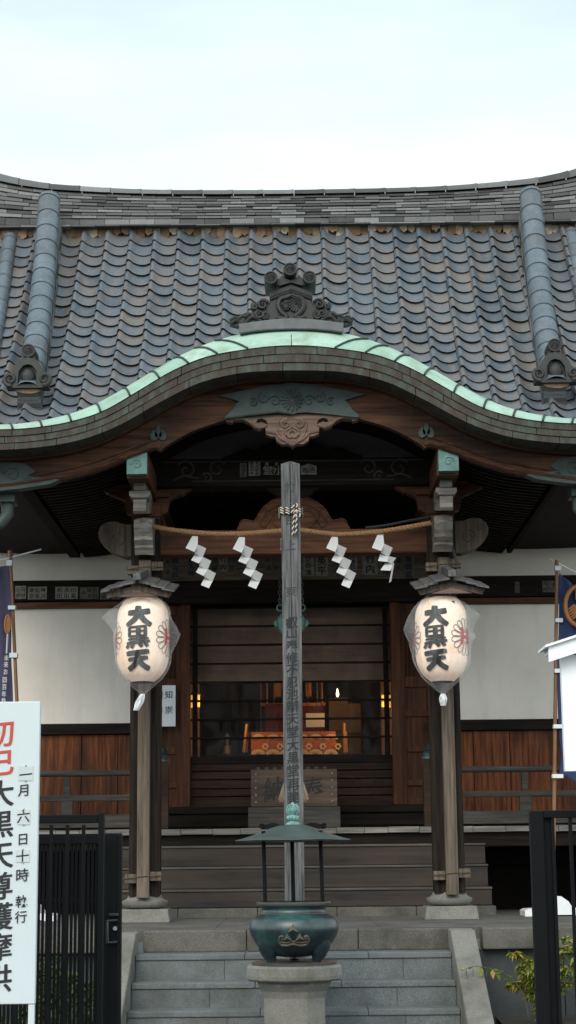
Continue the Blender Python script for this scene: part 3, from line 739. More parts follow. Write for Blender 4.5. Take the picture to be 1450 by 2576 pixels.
# crest standing on the porch ridge
Y = YF + .22
XK = Q((850 + 741 / 2.4167) / 1.5897, 1000, Y).x
def kp(pts, Yk=None): return [(x - XK, z) for x, z in fc(pts, 850, 1020, 2.4167, Yk or Y)]
e = MB(); h = kp([(741, 612), (640, 616), (500, 628), (380, 644), (232, 664), (244, 755), (400, 733), (520, 722), (741, 716)]); e.prism(mirror(h), Y - .02, Y + .35)
crest = obj('roof_crest', e, M['greytile'], hall, bevel=.008)
e = MB(); h = kp([(741, 270), (640, 310), (535, 350), (533, 425), (545, 440), (527, 500), (505, 510), (527, 560), (525, 625), (600, 622), (741, 612)]); e.prism(mirror(h), Y + .03, Y + .16)
for pts in ([(741, 325), (640, 362), (535, 400)], [(741, 345), (640, 380), (535, 418)]):
    q = kp(pts)
    for s in (-1, 1): e.tube([(s * x, Y + .02, z) for x, z in q], .012, 6)
q = smooth_tab(kp([(741, 378), (700, 395), (640, 415), (618, 460), (625, 510), (660, 555), (695, 580), (680, 605), (630, 600), (600, 590)]), 4)
for s in (-1, 1): e.tube([(s * x, Y + .02, z) for x, z in q], .024, 7)
x, z = kp([(793, 470)])[0]
for k in range(16):
    t = 6.283 * k / 16; e.tube([(x + .012 * math.cos(t), Y + .018, z + .012 * math.sin(t)), (x + .075 * math.cos(t), Y + .012, z + .075 * math.sin(t))], [.004, .013], 5)
for (a, c, r) in ((665, 470, .028), (697, 450, .034), (728, 470, .028), (697, 500, .040), (697, 478, .03)):
    x, z = kp([(a, c)])[0]; e.lathe([(0.001, z - r), (r * .7, z - r * .7), (r, z), (r * .7, z + r * .7), (.001, z + r)], 8, x, Y + .035)
obj('crest_plate', e, M['darktile'], crest, smooth=True)
for (a, c, dz) in ((735, 155, 0), (550, 235, 0), (922, 235, 0)):
    x, z = kp([(a, c)])[0]; e = MB(); flower_disc(e, x, Y - .06, z, .062, .38); obj('round_end_tile', e, M['darktile'], crest, smooth=True)
e = MB(); h = kp([(741, 240), (690, 225), (660, 190), (640, 215), (600, 240), (600, 285), (640, 290), (741, 262)]); e.prism(mirror(h), Y + .0, Y + .3)
obj('saddle_tile', e, M['darktile'], crest)
for s in (-1, 1):
    e = MB(); h = kp([(530, 430), (500, 418), (440, 415), (400, 440), (365, 460), (358, 505), (372, 540), (335, 530), (300, 560), (262, 560), (240, 585), (195, 572), (140, 605), (145, 645), (215, 665), (232, 664), (380, 640), (527, 622)])
    e.prism([(s * x, z) for x, z in (h if s < 0 else h)], Y + .05, Y + .14)
    for (a, c, r, a0) in ((468, 465, .052, .5), (440, 555, .044, 2.0), (492, 565, .036, 4), (390, 480, .03, 2), (275, 632, .026, 1)):
        x, z = kp([(a, c)])[0]; e.tube(spiral(s * x, z, r, 1.5, s, Y + .035, a0=a0, rise=.015), [.017 - .010 * i / 26 for i in range(27)], 7)
    for pts in ([(300, 640), (345, 590), (400, 590), (450, 625)], [(150, 612), (200, 585), (230, 600), (260, 575), (300, 575), (340, 545)], [(160, 640), (200, 615), (240, 625), (245, 655)]):
        e.tube([(s * x, Y + .038, z) for x, z in smooth_tab(kp(pts), 4)], .018, 6)
    obj('cloud_scroll', e, M['darktile'], crest, smooth=True)

# ---- timber under the porch
YP = 16.9
PXO = qx(379.5, 1850, YP); PW = 0.292
def slip_text(b, chars, x, y, z, w, h, mi=1, off=.03):
    b.mi = mi; n = len(chars); s = min(w * .92, h / n * .95)
    for i, ch in enumerate(chars): b.text(ch, x, y, z + h / 2 - h * (i + .5) / n, s, off)
    b.mi = 0
def slip(parent, chars, u0, u1, v0, v1, Y, mat='oldpaper', name='paper_slip', tilt=0.0, lab=None, house=False):
    a, c = P(u0, v1, Y), P(u1, v0, Y); b = MB()
    if house: b.prism([(a.x, a.z), (c.x, a.z), (c.x, lerp(a.z, c.z, .75)), ((a.x + c.x) / 2, c.z), (a.x, lerp(a.z, c.z, .75))], Y - .004, Y)
    else: b.box(a.x, c.x, Y - .004, Y, a.z, c.z)
    if chars:
        cols = chars.split('|'); wc = (c.x - a.x) * .92 / len(cols)
        for i, cc in enumerate(cols): slip_text(b, cc, lerp(a.x, c.x, .5) + ((len(cols) - 1) / 2 - i) * wc, Y - .0055, (a.z + c.z) / 2, wc, (c.z - a.z) * .95)
    o = obj(name, b, [M[mat], M['ink']], parent)
    if lab: o['label'] = lab
    return o
z0, z1 = qz(1222, YP), qz(1152, YP)
bm = obj('upper_beam', MB().box(-1.62, 1.62, YP, YP + .26, z0, z1), M['wx'], hall, bevel=.012)
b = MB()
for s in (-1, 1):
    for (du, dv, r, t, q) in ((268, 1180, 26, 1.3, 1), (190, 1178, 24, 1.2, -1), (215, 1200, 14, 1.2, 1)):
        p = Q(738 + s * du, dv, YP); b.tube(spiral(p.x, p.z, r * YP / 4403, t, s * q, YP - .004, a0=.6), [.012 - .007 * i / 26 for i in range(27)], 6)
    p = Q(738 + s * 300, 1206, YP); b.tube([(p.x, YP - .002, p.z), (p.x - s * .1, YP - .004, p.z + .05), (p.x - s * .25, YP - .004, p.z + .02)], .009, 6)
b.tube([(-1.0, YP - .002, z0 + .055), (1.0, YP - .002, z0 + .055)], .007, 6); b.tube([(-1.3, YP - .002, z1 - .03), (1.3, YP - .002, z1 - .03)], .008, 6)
obj('carved_scroll', b, M['rail'], bm, smooth=True)  # scrolls in paler grey than the beam: their highlight put into the colour
slip(bm, '田中正', 604, 621, 1165, 1200, YP - .002, 'oldpaper')
slip(bm, '長谷百貨|商内伊勢', 626, 655, 1160, 1197, YP - .002, 'palepaper')
slip(bm, '', 757, 797, 1166, 1194, YP - .002, 'palepaper', house=True)
b = MB(); b.mi = 0
for ch, u, v, s in (('堂', 674, 1183, 24), ('小', 701, 1183, 24), ('川', 687, 1178, 11), ('口', 687, 1190, 10), ('講', 672, 1167, 9), ('東', 696, 1167, 9)):
    p = P(u, v, YP - .008); b.text(ch, p.x, YP - .008, p.z, s * 1.05 * YP / 4403, .03)
obj('white_lettering', b, M['palepaper'], bm)
b = MB()
for ch, u in (('壱', 786), ('布', 769)):
    p = P(u, 1183, YP - .010); b.text(ch, p.x, YP - .010, p.z, 17 * YP / 4403, .03)
obj('black_lettering', b, M['ink'], bm)
# gable panel over the beam and its dark carved strut
b = MB(); pts = [(x, at_arc(sof, x) + .02) for x in [i * .08 - 1.6 for i in range(41)]]
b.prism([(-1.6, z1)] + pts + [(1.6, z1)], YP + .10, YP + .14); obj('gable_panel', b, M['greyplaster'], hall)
b = MB(); k = YP / 4403
h = [(0, 1100), (-40, 1103), (-62, 1112), (-90, 1128), (-120, 1124), (-150, 1138), (-175, 1146), (-178, 1153), (0, 1153)]
q = [(qx(a, v, YP), qz(v, YP)) for a, v in h]; b.prism([(x, z) for x, z in q] + [(-x, z) for x, z in q[-2:0:-1]], YP + .03, YP + .10)
obj('carved_strut', b, M['wx'], hall)
# lower rainbow beam
LB0, LB1 = qz(1392, YP), qz(1330, YP)
rb = obj('rainbow_beam', MB().box(-PXO, PXO, YP + .03, YP + .24, LB0, LB1), M['brx'], hall, bevel=.015)
for (a, c) in (((690, 1392), (714, 1352)),):
    slip(rb, '奉納', 706, 716, 1354, 1384, YP + .025, 'palepaper')
# frog-leg strut on the beam
h = [(0, 1249), (-40, 1251), (-62, 1262), (-80, 1278), (-92, 1298), (-100, 1307), (-112, 1305), (-125, 1303), (-136, 1312), (-144, 1328), (0, 1331)]
q = [(qx(a, v, YP), qz(v, YP)) for a, v in h]; b = MB(); b.prism([(x, z) for x, z in q] + [(-x, z) for x, z in q[-2:0:-1]], YP + .08, YP + .18)
for s in (-1, 1):
    for pts in ([(0, 1262), (-45, 1268), (-72, 1290), (-84, 1312), (-70, 1322)], [(-66, 1275), (-60, 1300), (-72, 1318)], [(-40, 1322), (-58, 1300), (-40, 1282), (-15, 1280)]):
        b.tube([(s * x, YP + .075, z) for x, z in smooth_tab([(qx(a, v, YP), qz(v, YP)) for a, v in pts], 4)], .016, 6)
    b.tube([(s * x, YP + .08, z) for x, z in smooth_tab(q[:9], 3)], .011, 6)
obj('frog_leg_strut', b, M['brx'], hall, smooth=True)
h = [(0, 1222), (-68, 1222), (-60, 1228), (-52, 1232), (-46, 1240), (-36, 1246), (-20, 1250), (0, 1250)]
q = [(qx(a, v, YP), qz(v, YP)) for a, v in h]; b = MB(); b.prism(q + [(-x, z) for x, z in q[-2:0:-1]], YP + .06, YP + .2)
obj('carved_bracket', b, M['wx'], hall)

# pillars with their brackets, noses, stone cushions
for s in (-1, 1):
    zt, zb_ = qz(1300, YP), qz(2252, YP); x = s * PXO; h = PW / 2
    b = MB(); c = .035
    n = [(x - h + c, YP), (x + h - c, YP), (x + h, YP + c), (x + h, YP + PW - c), (x + h - c, YP + PW), (x - h + c, YP + PW), (x - h, YP + PW - c), (x - h, YP + c)]
    b.add([(a, y_, zb_) for a, y_ in n] + [(a, y_, zt) for a, y_ in n], [tuple(range(7, -1, -1)), tuple(range(8, 16))] + [(i, (i + 1) % 8, 8 + (i + 1) % 8, 8 + i) for i in range(8)])
    for q in (-1, 1): b.box(x + q * (h - c - .012) - .006, x + q * (h - c - .012) + .006, YP - .003, YP + .01, zb_ + .1, zt - .3)
    pil = obj('pillar', b, M['wz'], hall)
    # stone cushion and plinth
    kk = YP / 4403 * .99; zq = qz(2284, YP - .05)
    prof_ = [(.001, zq + .005), (44 * kk, zq + .004), (52 * kk, zq + .018), (57 * kk, zq + .05), (57.5 * kk, zq + .072), (50 * kk, zq + .082), (44 * kk, zq + .10), (41 * kk, zq + .128), (.001, zq + .13)]
    obj('stone_cushion', MB().lathe(prof_, 36, x, YP + PW / 2, cap=False), M['granite2'], pil, smooth=True)
    zp = TZ; w0, w1 = 67 * kk, 62 * kk; yc = YP + PW / 2
    obj('stone_plinth', MB().hexa([(x - w0, yc - w0, zp), (x + w0, yc - w0, zp), (x + w0, yc + w0, zp), (x - w0, yc + w0, zp), (x - w1, yc - w1, zq), (x + w1, yc - w1, zq), (x + w1, yc + w1, zq), (x - w1, yc + w1, zq)]), M['granite2'], pil, bevel=.01)
    # grey beam nose facing front
    Y = YP - .32; pts = [(YP, qz(1392, YP)), (YP - .20, qz(1390, Y) + .01), (YP - .24, qz(1378, Y)), (YP - .27, qz(1372, Y)), (YP - .25, qz(1366, Y)), (YP - .31, qz(1354, Y)), (YP - .29, qz(1345, Y)), (YP - .36, qz(1322, Y)), (YP - .33, qz(1304, Y)), (YP - .26, qz(1300, Y)), (YP, qz(1300, YP))]
    b = MB(); a = .088
    m_ = len(pts); vs_ = [(x - a, y_, z_) for y_, z_ in pts] + [(x, y_ - (.035 if i not in (0, m_ - 1) else 0), z_ + (.015 if 6 < i < m_ - 1 else 0)) for i, (y_, z_) in enumerate(pts)] + [(x + a, y_, z_) for y_, z_ in pts]
    b.add(vs_, [tuple(range(m_ - 1, -1, -1)), tuple(range(2 * m_, 3 * m_))] + [(j * m_ + i, j * m_ + (i + 1) % m_, (j + 1) * m_ + (i + 1) % m_, (j + 1) * m_ + i) for j in (0, 1) for i in range(m_)])
    obj('beam_nose', b, M['grey'], pil)
    # scroll-carved nose to the side
    o = [(38, 1392), (38, 1313), (58, 1312), (78, 1305), (100, 1306), (116, 1316), (122, 1332), (120, 1348), (110, 1362), (98, 1372), (90, 1379), (78, 1385), (66, 1389), (52, 1394)]
    q = [(x + s * (qx(a, v, YP)), qz(v, YP)) for a, v in o]; b = MB().prism(q if s > 0 else q[::-1], YP + .05, YP + .25)
    for (a, v, r, t, sg) in ((72, 1352, 20, 1.6, 1), (100, 1330, 11, 1.2, -1)):
        p = Q(738 + a, v, YP); b.tube(spiral(x + s * p.x, p.z, r * k, t, s * sg, YP + .046), [.010 - .006 * i / 26 for i in range(27)], 6)
    ln = obj('side_nose', b, M['greyz'], pil, smooth=True)
    # bearing block, cross arms, small blocks, front bracket end, copper-capped beam end
    b = MB().box(x - .145, x + .145, YP - .02, YP + .31, qz(1296, YP), qz(1270, YP)); 
    pts = [(-.145, qz(1296, YP)), (.145, qz(1296, YP)), (.11, qz(1306, YP)), (-.11, qz(1306, YP))]
    b.prism([(x + a, z_) for a, z_ in pts], YP + .01, YP + .28)
    obj('bearing_block', b, M['brx'], pil)
    for q_ in (-1, 1):
        o = [(0, 1285), (40, 1287), (52, 1281), (55, 1262), (57, 1252), (66, 1245), (80, 1240), (84, 1236), (90, 1238), (98, 1230), (106, 1229), (112, 1222), (120, 1220), (124, 1210), (0, 1210)]
        q = [(x + q_ * qx(a, v, YP) * 1.0, qz(v, YP)) for a, v in o]; b = MB().prism(q if q_ > 0 else q[::-1], YP + .08, YP + .2)
        b2 = [(22, 1245), (58, 1245), (58, 1232), (22, 1232)]
        q = [(x + q_ * qx(a, v, YP), qz(v, YP)) for a, v in b2]; b.prism(q if q_ > 0 else q[::-1], YP + .03, YP + .25)
        obj('bracket_arm', b, M['brx'], pil)
    yb = YP - .72
    b = MB(); 
    pts = [(YP + .05, qz(1286, YP)), (yb + .03, qz(1287, yb)), (yb, qz(1280, yb)), (yb, qz(1246, yb)), (YP + .05, qz(1246, YP))]
    b.prism_x(pts, x - .062, x + .062)
    pts = [(-.10, qz(1232, yb)), (.10, qz(1232, yb)), (.10, qz(1242, yb)), (.075, qz(1250, yb)), (-.075, qz(1250, yb)), (-.10, qz(1242, yb))]
    b.prism([(x + a, z_) for a, z_ in pts], yb - .03, yb + .2)
    b.prism_x([(YP, qz(1232, yb)), (yb - .02, qz(1231, yb)), (yb - .05, qz(1222, yb)), (yb - .03, qz(1214, yb)), (yb - .05, qz(1206, yb)), (yb, qz(1200, yb)), (YP, qz(1200, yb))], x - .056, x + .056)
    obj('bracket_end', b, M['grey'], pil, bevel=.006)
    ye = YB + .02; zlo, zhi = qz(1188, ye), qz(1130, ye)
    b = MB().box(x - .10, x + .10, ye + .10, 20.2, zlo - .02, zhi); obj('eave_purlin', b, M['brx'], hall)
    x_ = x + s * .0
    b = MB().box(x - .093, x + .093, ye, ye + .098, zlo, zhi)
    b.tube(spiral(x, (zlo + zhi) / 2 - .02, .05, 1.4, s, ye - .002), [.009 - .005 * i / 26 for i in range(27)], 5)
    obj('copper_beam_cap', b, M['fitlight'], hall)

# ---- hall front wall
YW = 20.3
WX = 4.85
def zq(v): return qz(v, YW)
DX = qx(337, 1750, YW)            # half width of the door bay
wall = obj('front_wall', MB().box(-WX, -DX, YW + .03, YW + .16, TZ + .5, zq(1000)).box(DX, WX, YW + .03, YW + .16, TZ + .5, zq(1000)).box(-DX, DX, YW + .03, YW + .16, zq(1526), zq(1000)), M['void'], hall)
for s in (-1, 1):
    for (a, c) in ((1362, 1458), (1524, 1817)):
        obj('plaster_panel', MB().box(min(s * DX, s * WX), max(s * DX, s * WX), YW, YW + .028, zq(c), zq(a)), M['plaster'], hall)
    sl = obj('frieze_rail', MB().box(min(s * DX, s * WX), max(s * DX, s * WX), YW - .07, YW + .02, zq(1508), zq(1456)), M['wx'], hall, bevel=.006)
    obj('lower_frieze_rail', MB().box(min(s * DX, s * WX), max(s * DX, s * WX), YW - .045, YW + .02, zq(1526), zq(1510)), M['brx'], hall, bevel=.004)
    obj('sill_rail', MB().box(min(s * DX, s * WX), max(s * DX, s * WX), YW - .06, YW + .02, zq(1843), zq(1816)), M['wx'], hall, bevel=.006)
    obj('eave_rail', MB().box(min(s * DX, s * WX), max(s * DX, s * WX), YW - .08, YW + .02, zq(1362), zq(1326)), M['wx'], hall, bevel=.006)
    b = MB(); x = DX
    while x < WX:
        ww = random.choice((.42, .62, .78, .5)); b.box(min(s * x, s * (x + ww - .008)), max(s * x, s * (x + ww - .008)), YW + random.uniform(0, .006), YW + .03, zq(2046), zq(1844)); x += ww
    obj('wainscot', b, M['wains'], hall, bevel=.004)
    for (u0, u1, v0, v1, t) in (((38, 66, 1474, 1507, '田村|小林'), (70, 118, 1476, 1508, '梅沢|松本|東京'), (139, 196, 1476, 1507, '川島|大山|和田'), (201, 248, 1477, 1507, '吉村|高木|中'), (252, 276, 1480, 1508, '石井'), (281, 304, 1480, 1508, '佐野')) if s < 0 else ((1296, 1307, 1464, 1491, '山口'), (1366, 1377, 1461, 1490, '西村'), (1379, 1399, 1461, 1490, '大川|三木'), (1250, 1262, 1338, 1350, ''), (1268, 1290, 1334, 1352, '功'))):
        pp = wall if v0 < 1400 else sl; yy = YW - .083 if v0 < 1400 else YW - .072
        slip(pp, t, u0, u1, v0, v1, yy, 'palepaper' if s < 0 and u0 < 200 else 'oldpaper')
slip(wall, '東講', 125, 176, 1330, 1350, YW - .083, 'oldpaper')
# lintel boards covered with name slips
lin = obj('lintel_board', MB().box(-DX, DX, YW - .10, YW + .02, zq(1462), zq(1385)), M['plank'], hall)
obj('lintel_beam', MB().box(-DX, DX, YW - .14, YW + .02, zq(1520), zq(1464)), M['wx'], hall, bevel=.008)
for (u0, u1, v0, v1, t, m_) in ((414, 428, 1402, 1452, '大谷', 'oldpaper'), (430, 450, 1400, 1456, '魚金銀', 'oldpaper'), (472, 491, 1396, 1452, '佐太郎', 'oldpaper'), (533, 549, 1398, 1440, '加藤', 'oldpaper'), (551, 572, 1396, 1438, '竹内', 'palepaper'), (574, 593, 1398, 1440, '川宮', 'oldpaper'), (596, 616, 1396, 1436, '半二', 'oldpaper'), (620, 640, 1398, 1436, '松福', 'oldpaper'), (668, 684, 1396, 1440, '正田', 'oldpaper'), (690, 702, 1398, 1440, '三浦', 'oldpaper'),
                              (762, 790, 1396, 1450, 'かめ清', 'palepaper'), (795, 825, 1396, 1450, '英平', 'palepaper'), (838, 872, 1398, 1450, '長谷', 'oldpaper'), (878, 899, 1394, 1434, '中吉田', 'palepaper'), (913, 950, 1392, 1446, '竹内', 'palepaper'), (956, 990, 1398, 1448, '小池', 'oldpaper'), (994, 1012, 1400, 1440, '青木', 'oldpaper'), (1016, 1042, 1396, 1456, '亀鶴富', 'oldpaper')):
    slip(lin, t, u0, u1, v0, v1, YW - .102, m_)
# door bay: posts, side leaves, sill
ox = qx(253, 1800, YW); px_ = qx(277, 1800, YW)
zd0, zd1 = zq(2028), zq(1520)
for s in (-1, 1):
    obj('door_post', MB().box(min(s * ox, s * px_), max(s * ox, s * px_), YW - .08, YW + .1, zd0, zd1), M['brz'], hall, bevel=.006)
    x0, x1 = px_ + .001, DX + .12; b = MB(); st = .05
    def bx(a, c, v0, v1, y0=YW - .01, y1=YW + .06): b.box(min(s * a, s * c), max(s * a, s * c), y0, y1, zq(v1), zq(v0))
    bx(x0, x0 + st, 1520, 2028); bx(x1 - st, x1, 1520, 2028)
    for v0, v1 in ((1520, 1545), (1588, 1598), (1705, 1732), (1790, 1806), (1878, 1895), (1965, 1980), (2012, 2028)): bx(x0 + st, x1 - st, v0, v1)
    lf = obj('side_leaf', b, M['brz'], hall, bevel=.005)
    b = MB(); bx(x0 + st, x1 - st, 1545, 2012, YW + .02, YW + .05)
    for i in range(4): bx(x0 + st + .03 + i * .045, x0 + st + .045 + i * .045, 1598, 1705, YW + .002, YW + .02)
    obj('leaf_panel', b, M['brz'], lf)
obj('door_sill', MB().box(-DX - .1, DX + .1, YW - .10, YW + .16, zq(2046), zq(2029)).box(-DX - .1, DX + .1, YW - .06, YW + .1, zq(2078), zq(2047)), M['wx'], hall, bevel=.005)
b = MB()                          # sliding glazed doors with horizontal bars
for v in (1573, 1620, 1667, 1714, 1761, 1808, 1855):
    b.box(-ox, ox, YW + .04, YW + .065, zq(v + 2.6), zq(v - 2.6))
for x in (-ox + .02, -.03, ox - .08): b.box(x, x + .06, YW + .05, YW + .085, zq(1902), zd1)
b.box(-ox, ox, YW + .03, YW + .085, zq(1919), zq(1901)); b.box(-ox, ox, YW + .03, YW + .085, zq(1528), zd1)
ld = obj('lattice_door', b, M['wx'], hall, bevel=.003)
b = MB()
for v0, v1 in ((1920, 1937), (1940, 1958), (1961, 1981), (1984, 2001), (2004, 2028)): b.box(-ox, ox, YW + .045, YW + .075, zq(v1), zq(v0))
for i in range(9): b.box(-ox + (i + 1) * ox * .2 - .006, -ox + (i + 1) * ox * .2 + .006, YW + .043, YW + .05, zq(2000), zq(1938))
obj('door_panel', b, M['brd'], ld, bevel=.004)
obj('door_glass', MB().box(-ox, ox, YW + .068, YW + .072, zq(1901), zq(1528)), M['glass'], ld)
for o_ in hall.children:          # the door bay sits a little off the porch's axis
    if o_.name.split('.')[0] in ('door_post', 'side_leaf', 'lattice_door', 'door_sill'): o_.location.x -= 0.05
# room behind
rz0, rz1 = zq(2010), zq(1490)
b = MB(); b.box(-4.5, 4.5, 26.0, 26.1, rz0, rz1 + .3); b.box(-4.6, -4.5, YW + .17, 26, rz0, rz1 + .3); b.box(4.5, 4.6, YW + .17, 26, rz0, rz1 + .3); b.box(-4.6, 4.6, YW + .17, 26, rz1 + .3, rz1 + .4); b.box(-4.6, 4.6, YW + .17, 26.0, rz0 - .1, rz0)
obj('inner_room', b, M['inner'], hall)
b = MB(); gab = [(YW + .17, TZ + .3), (26.2, TZ + .3), (26.2, roofz(19.2)), (23.1, roofz(22.3) - .4), (YW + .17, roofz(20.4) - .3)]
for s in (-1, 1): b.prism_x(gab, min(s * 4.70, s * 4.84), max(s * 4.70, s * 4.84))
b.box(-4.69, 4.69, 26.2, 26.3, TZ + .3, roofz(19.2))
obj('outer_wall', b, M['plaster'], hall)
b = MB().prism_x([(23.1, roofz(22.6)), (27.5, roofz(18.8)), (27.5, roofz(18.8) - .15), (23.1, roofz(22.6) - .15)], -5.15, 5.15); obj('rear_roof', b, M['greytile'], hall)

# ---- veranda: edge boards, beams, steps, railings
YD = 19.2
dz1, dz0 = qz(2083, YD), qz(2098, YD)
b = MB(); x = -6.2
obj('deck', MB().box(-6.2, 6.2, YD + .06, YW + .1, dz0, dz1 - .004), M['wx'], hall)
b = MB()
while x < 6.2:
    ww = random.uniform(.24, .36); b.box(x + .002, x + ww - .002, YD + random.uniform(-.006, .004), YD + .058, dz0 + random.uniform(-.004, .004), dz1 + random.uniform(-.004, .003)); x += ww
obj('deck_edge', b, M['deckend'], hall, bevel=.004)
obj('deck_beam', MB().box(-6.2, 6.2, YD + .07, YD + .25, qz(2135, YD), dz0 - .003), M['wx'], hall, bevel=.008)
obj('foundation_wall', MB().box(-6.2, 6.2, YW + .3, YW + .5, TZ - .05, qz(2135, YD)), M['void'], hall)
for x in (-5.5, -3.6, 3.6, 5.5): obj('deck_post', MB().box(x - .1, x + .1, YD + .09, YD + .24, TZ, qz(2136, YD)), M['wz'], hall)
stp = [(2236, 2283, 490, 18.30), (2179, 2236, 480, 18.62), (2126, 2179, 474, 18.94)]
for i, (v0, v1, hw, y) in enumerate(stp):
    xx = qx(hw, v0, y); za = qz(v0, y); zb2 = qz(2283, 18.30) if i == 0 else qz(stp[i - 1][0], stp[i - 1][3]) - .0
    b = MB().box(-xx, xx, y, YD + .06, zb2 + .002, za - .027)
    ws_ = obj('wooden_step', b, M['step'], hall, bevel=.008)
    obj('tread', MB().box(-xx - .006, xx + .006, y - .014, YD + .055, za - .025, za), M['tread'], ws_, bevel=.008)
xx = qx(500, 2283, 18.26); b = MB()
for i in range(5): b.box(-xx + i * xx * .4 + .002, -xx + (i + 1) * xx * .4 - .002, 18.22, YD, TZ - .02, qz(2284, 18.22))
obj('stone_sill', b, M['rough'], hall, bevel=.01)
YR2 = 19.28
nx = qx(333, 1990, YR2)
for s in (-1, 1):
    X0, X1 = min(s * nx, s * 6.2), max(s * nx, s * 6.2); rl = MB()
    zt = qz(1940, YR2); rl.tube([(X0, YR2 + .05, zt), (X1, YR2 + .05, zt)], qz(1932, YR2) - zt, 14)
    r_ = obj('railing', rl, M['rail'], hall, smooth=True)
    m_ = MB().box(X0, X1, YR2 + .01, YR2 + .09, qz(2010, YR2), qz(1995, YR2)).box(X0, X1, YR2 - .01, YR2 + .11, qz(2078, YR2), qz(2045, YR2))
    obj('middle_rail', m_, M['rail'], r_, bevel=.006)
    for off in (578, 860):
        m_ = MB(); x = s * qx(off, 2020, YR2); m_.box(x - .065, x + .065, YR2 + .012, YR2 + .088, qz(2045, YR2), qz(2010, YR2)); m_.box(x - .03, x + .03, YR2 + .02, YR2 + .08, qz(1995, YR2), qz(1948, YR2))
        obj('rail_post', m_, M['rail'], r_, bevel=.004)
    x = s * nx; m_ = MB().box(x - .055, x + .055, YR2 - .06, YR2 + .06, dz1, qz(1912, YR2)); np_ = obj('newel_post', m_, M['brd'], r_, bevel=.008)
    zz = qz(1912, YR2); m_ = MB().lathe([(.058, zz - .09), (.060, zz + .01), (.045, zz + .03), (.05, zz + .06), (.03, zz + .075), (.042, zz + .10), (.028, zz + .13), (.004, zz + .155)], 14, x, YR2)
    obj('newel_cap', m_, M['bronze'], r_, smooth=True)

# ================================================================ things in front of and inside the hall
# ---- lantern stands: post fixed to the pillar, little shingle roof; lantern hung below
def lantern_stand(s, uc, vtop, label):
    x = s * PXO + (0 if s < 0 else .012); Y0 = YP - .115
    t = thing('lantern_stand', label, 'lantern stand', (x, Y0, TZ), 'shingle-roofed lantern stands')
    zb_, zt_ = qz(2256, Y0), qz(1418, Y0)
    obj('post', MB().box(x - .058, x + .058, Y0, Y0 + .11, zb_, zt_ + .05), M['greyz'], t, bevel=.006)
    for (v0, v1, dz) in ((2190, 2213, .0), (1412, 1434, .015)):
        for q in (-1, 1):
            dd = dz if q > 0 else -.02
            obj('clamp_block', MB().box(min(x + q * .062, x + q * .172), max(x + q * .062, x + q * .172), Y0 + .03, Y0 + .112, qz(v1, Y0) + dd, qz(v0, Y0) + dd), M['greyz'], t, bevel=.004)
        zc_ = qz((v0 + v1) / 2, Y0)
        obj('wire', MB().tube([(x - .18, Y0 + .03, zc_ - .02), (x - .06, Y0 - .004, zc_ - .005), (x + .06, Y0 - .004, zc_ + .005), (x + .18, Y0 + .03, zc_ + .005)], .006, 5), M['stem'], t)
    # roof: two slopes of three overlapping boards, gable board, ridge stick
    zr = qz(1437, 16.25); k = 15.0 / 4403
    def board(x0, x1, z0, z1, ya, yb, tilt, name='shingle', mat='shingle', th=.018):
        obj(name, MB().hexa([(x0, ya, z0 - tilt), (x1, ya, z1 - tilt), (x1, yb, z1), (x0, yb, z0), (x0, ya, z0 - tilt + th), (x1, ya, z1 - tilt + th), (x1, yb, z1 + th), (x0, yb, z0 + th)]), M[mat], t)
    for q in (-1, 1):
        for i, (a, c) in enumerate(((6, 48), (38, 76), (66, 100))):
            za, zc_ = zr + .035 - a * k * .20 - i * .012, zr + .035 - c * k * .20 - i * .012
            xa, xc = x + q * a * k, x + q * c * k; ya = 15.98 + random.uniform(-.02, .02)
            if q > 0: board(xa, xc, za, zc_, ya, 16.72, .17)
            else: board(xc, xa, zc_, za, ya, 16.72, .17)
        # rafter boards under the slopes
        pts = [(x, zr - .15), (x + q * 92 * k, zr - .15 - 92 * k * .21), (x + q * 84 * k, zr - .20 - 92 * k * .21), (x, zr - .20)]
        obj('gable_rafter', MB().prism(pts if q < 0 else pts[::-1], 16.06, 16.10), M['greyz'], t)
    obj('gable_board', MB().prism([(x - 55 * k, zr - .26), (x + 55 * k, zr - .26), (x, zr - .205)], 16.02, 16.055), M['carve'], t)
    obj('ridge_stick', MB().hexa([(x - .035, 15.93, zr - .115), (x + .035, 15.93, zr - .115), (x + .035, 16.74, zr + .055), (x - .035, 16.74, zr + .055), (x - .035, 15.93, zr - .055), (x + .035, 15.93, zr - .055), (x + .035, 16.74, zr + .115), (x - .035, 16.74, zr + .115)]), M['shingle'], t)
    obj('hanger_arm', MB().box(x - .03, x + .03, 16.1, YP - .11, zr - .38, zr - .32), M['wy'], t)
    return t
lantern_stand(-1, 357, 1440, 'small shingled roof on a pale strapped post, sheltering the rust-stained lantern')
lantern_stand(1, 1117, 1432, 'small shingled roof on a pale strapped post, sheltering the clean unstained lantern')

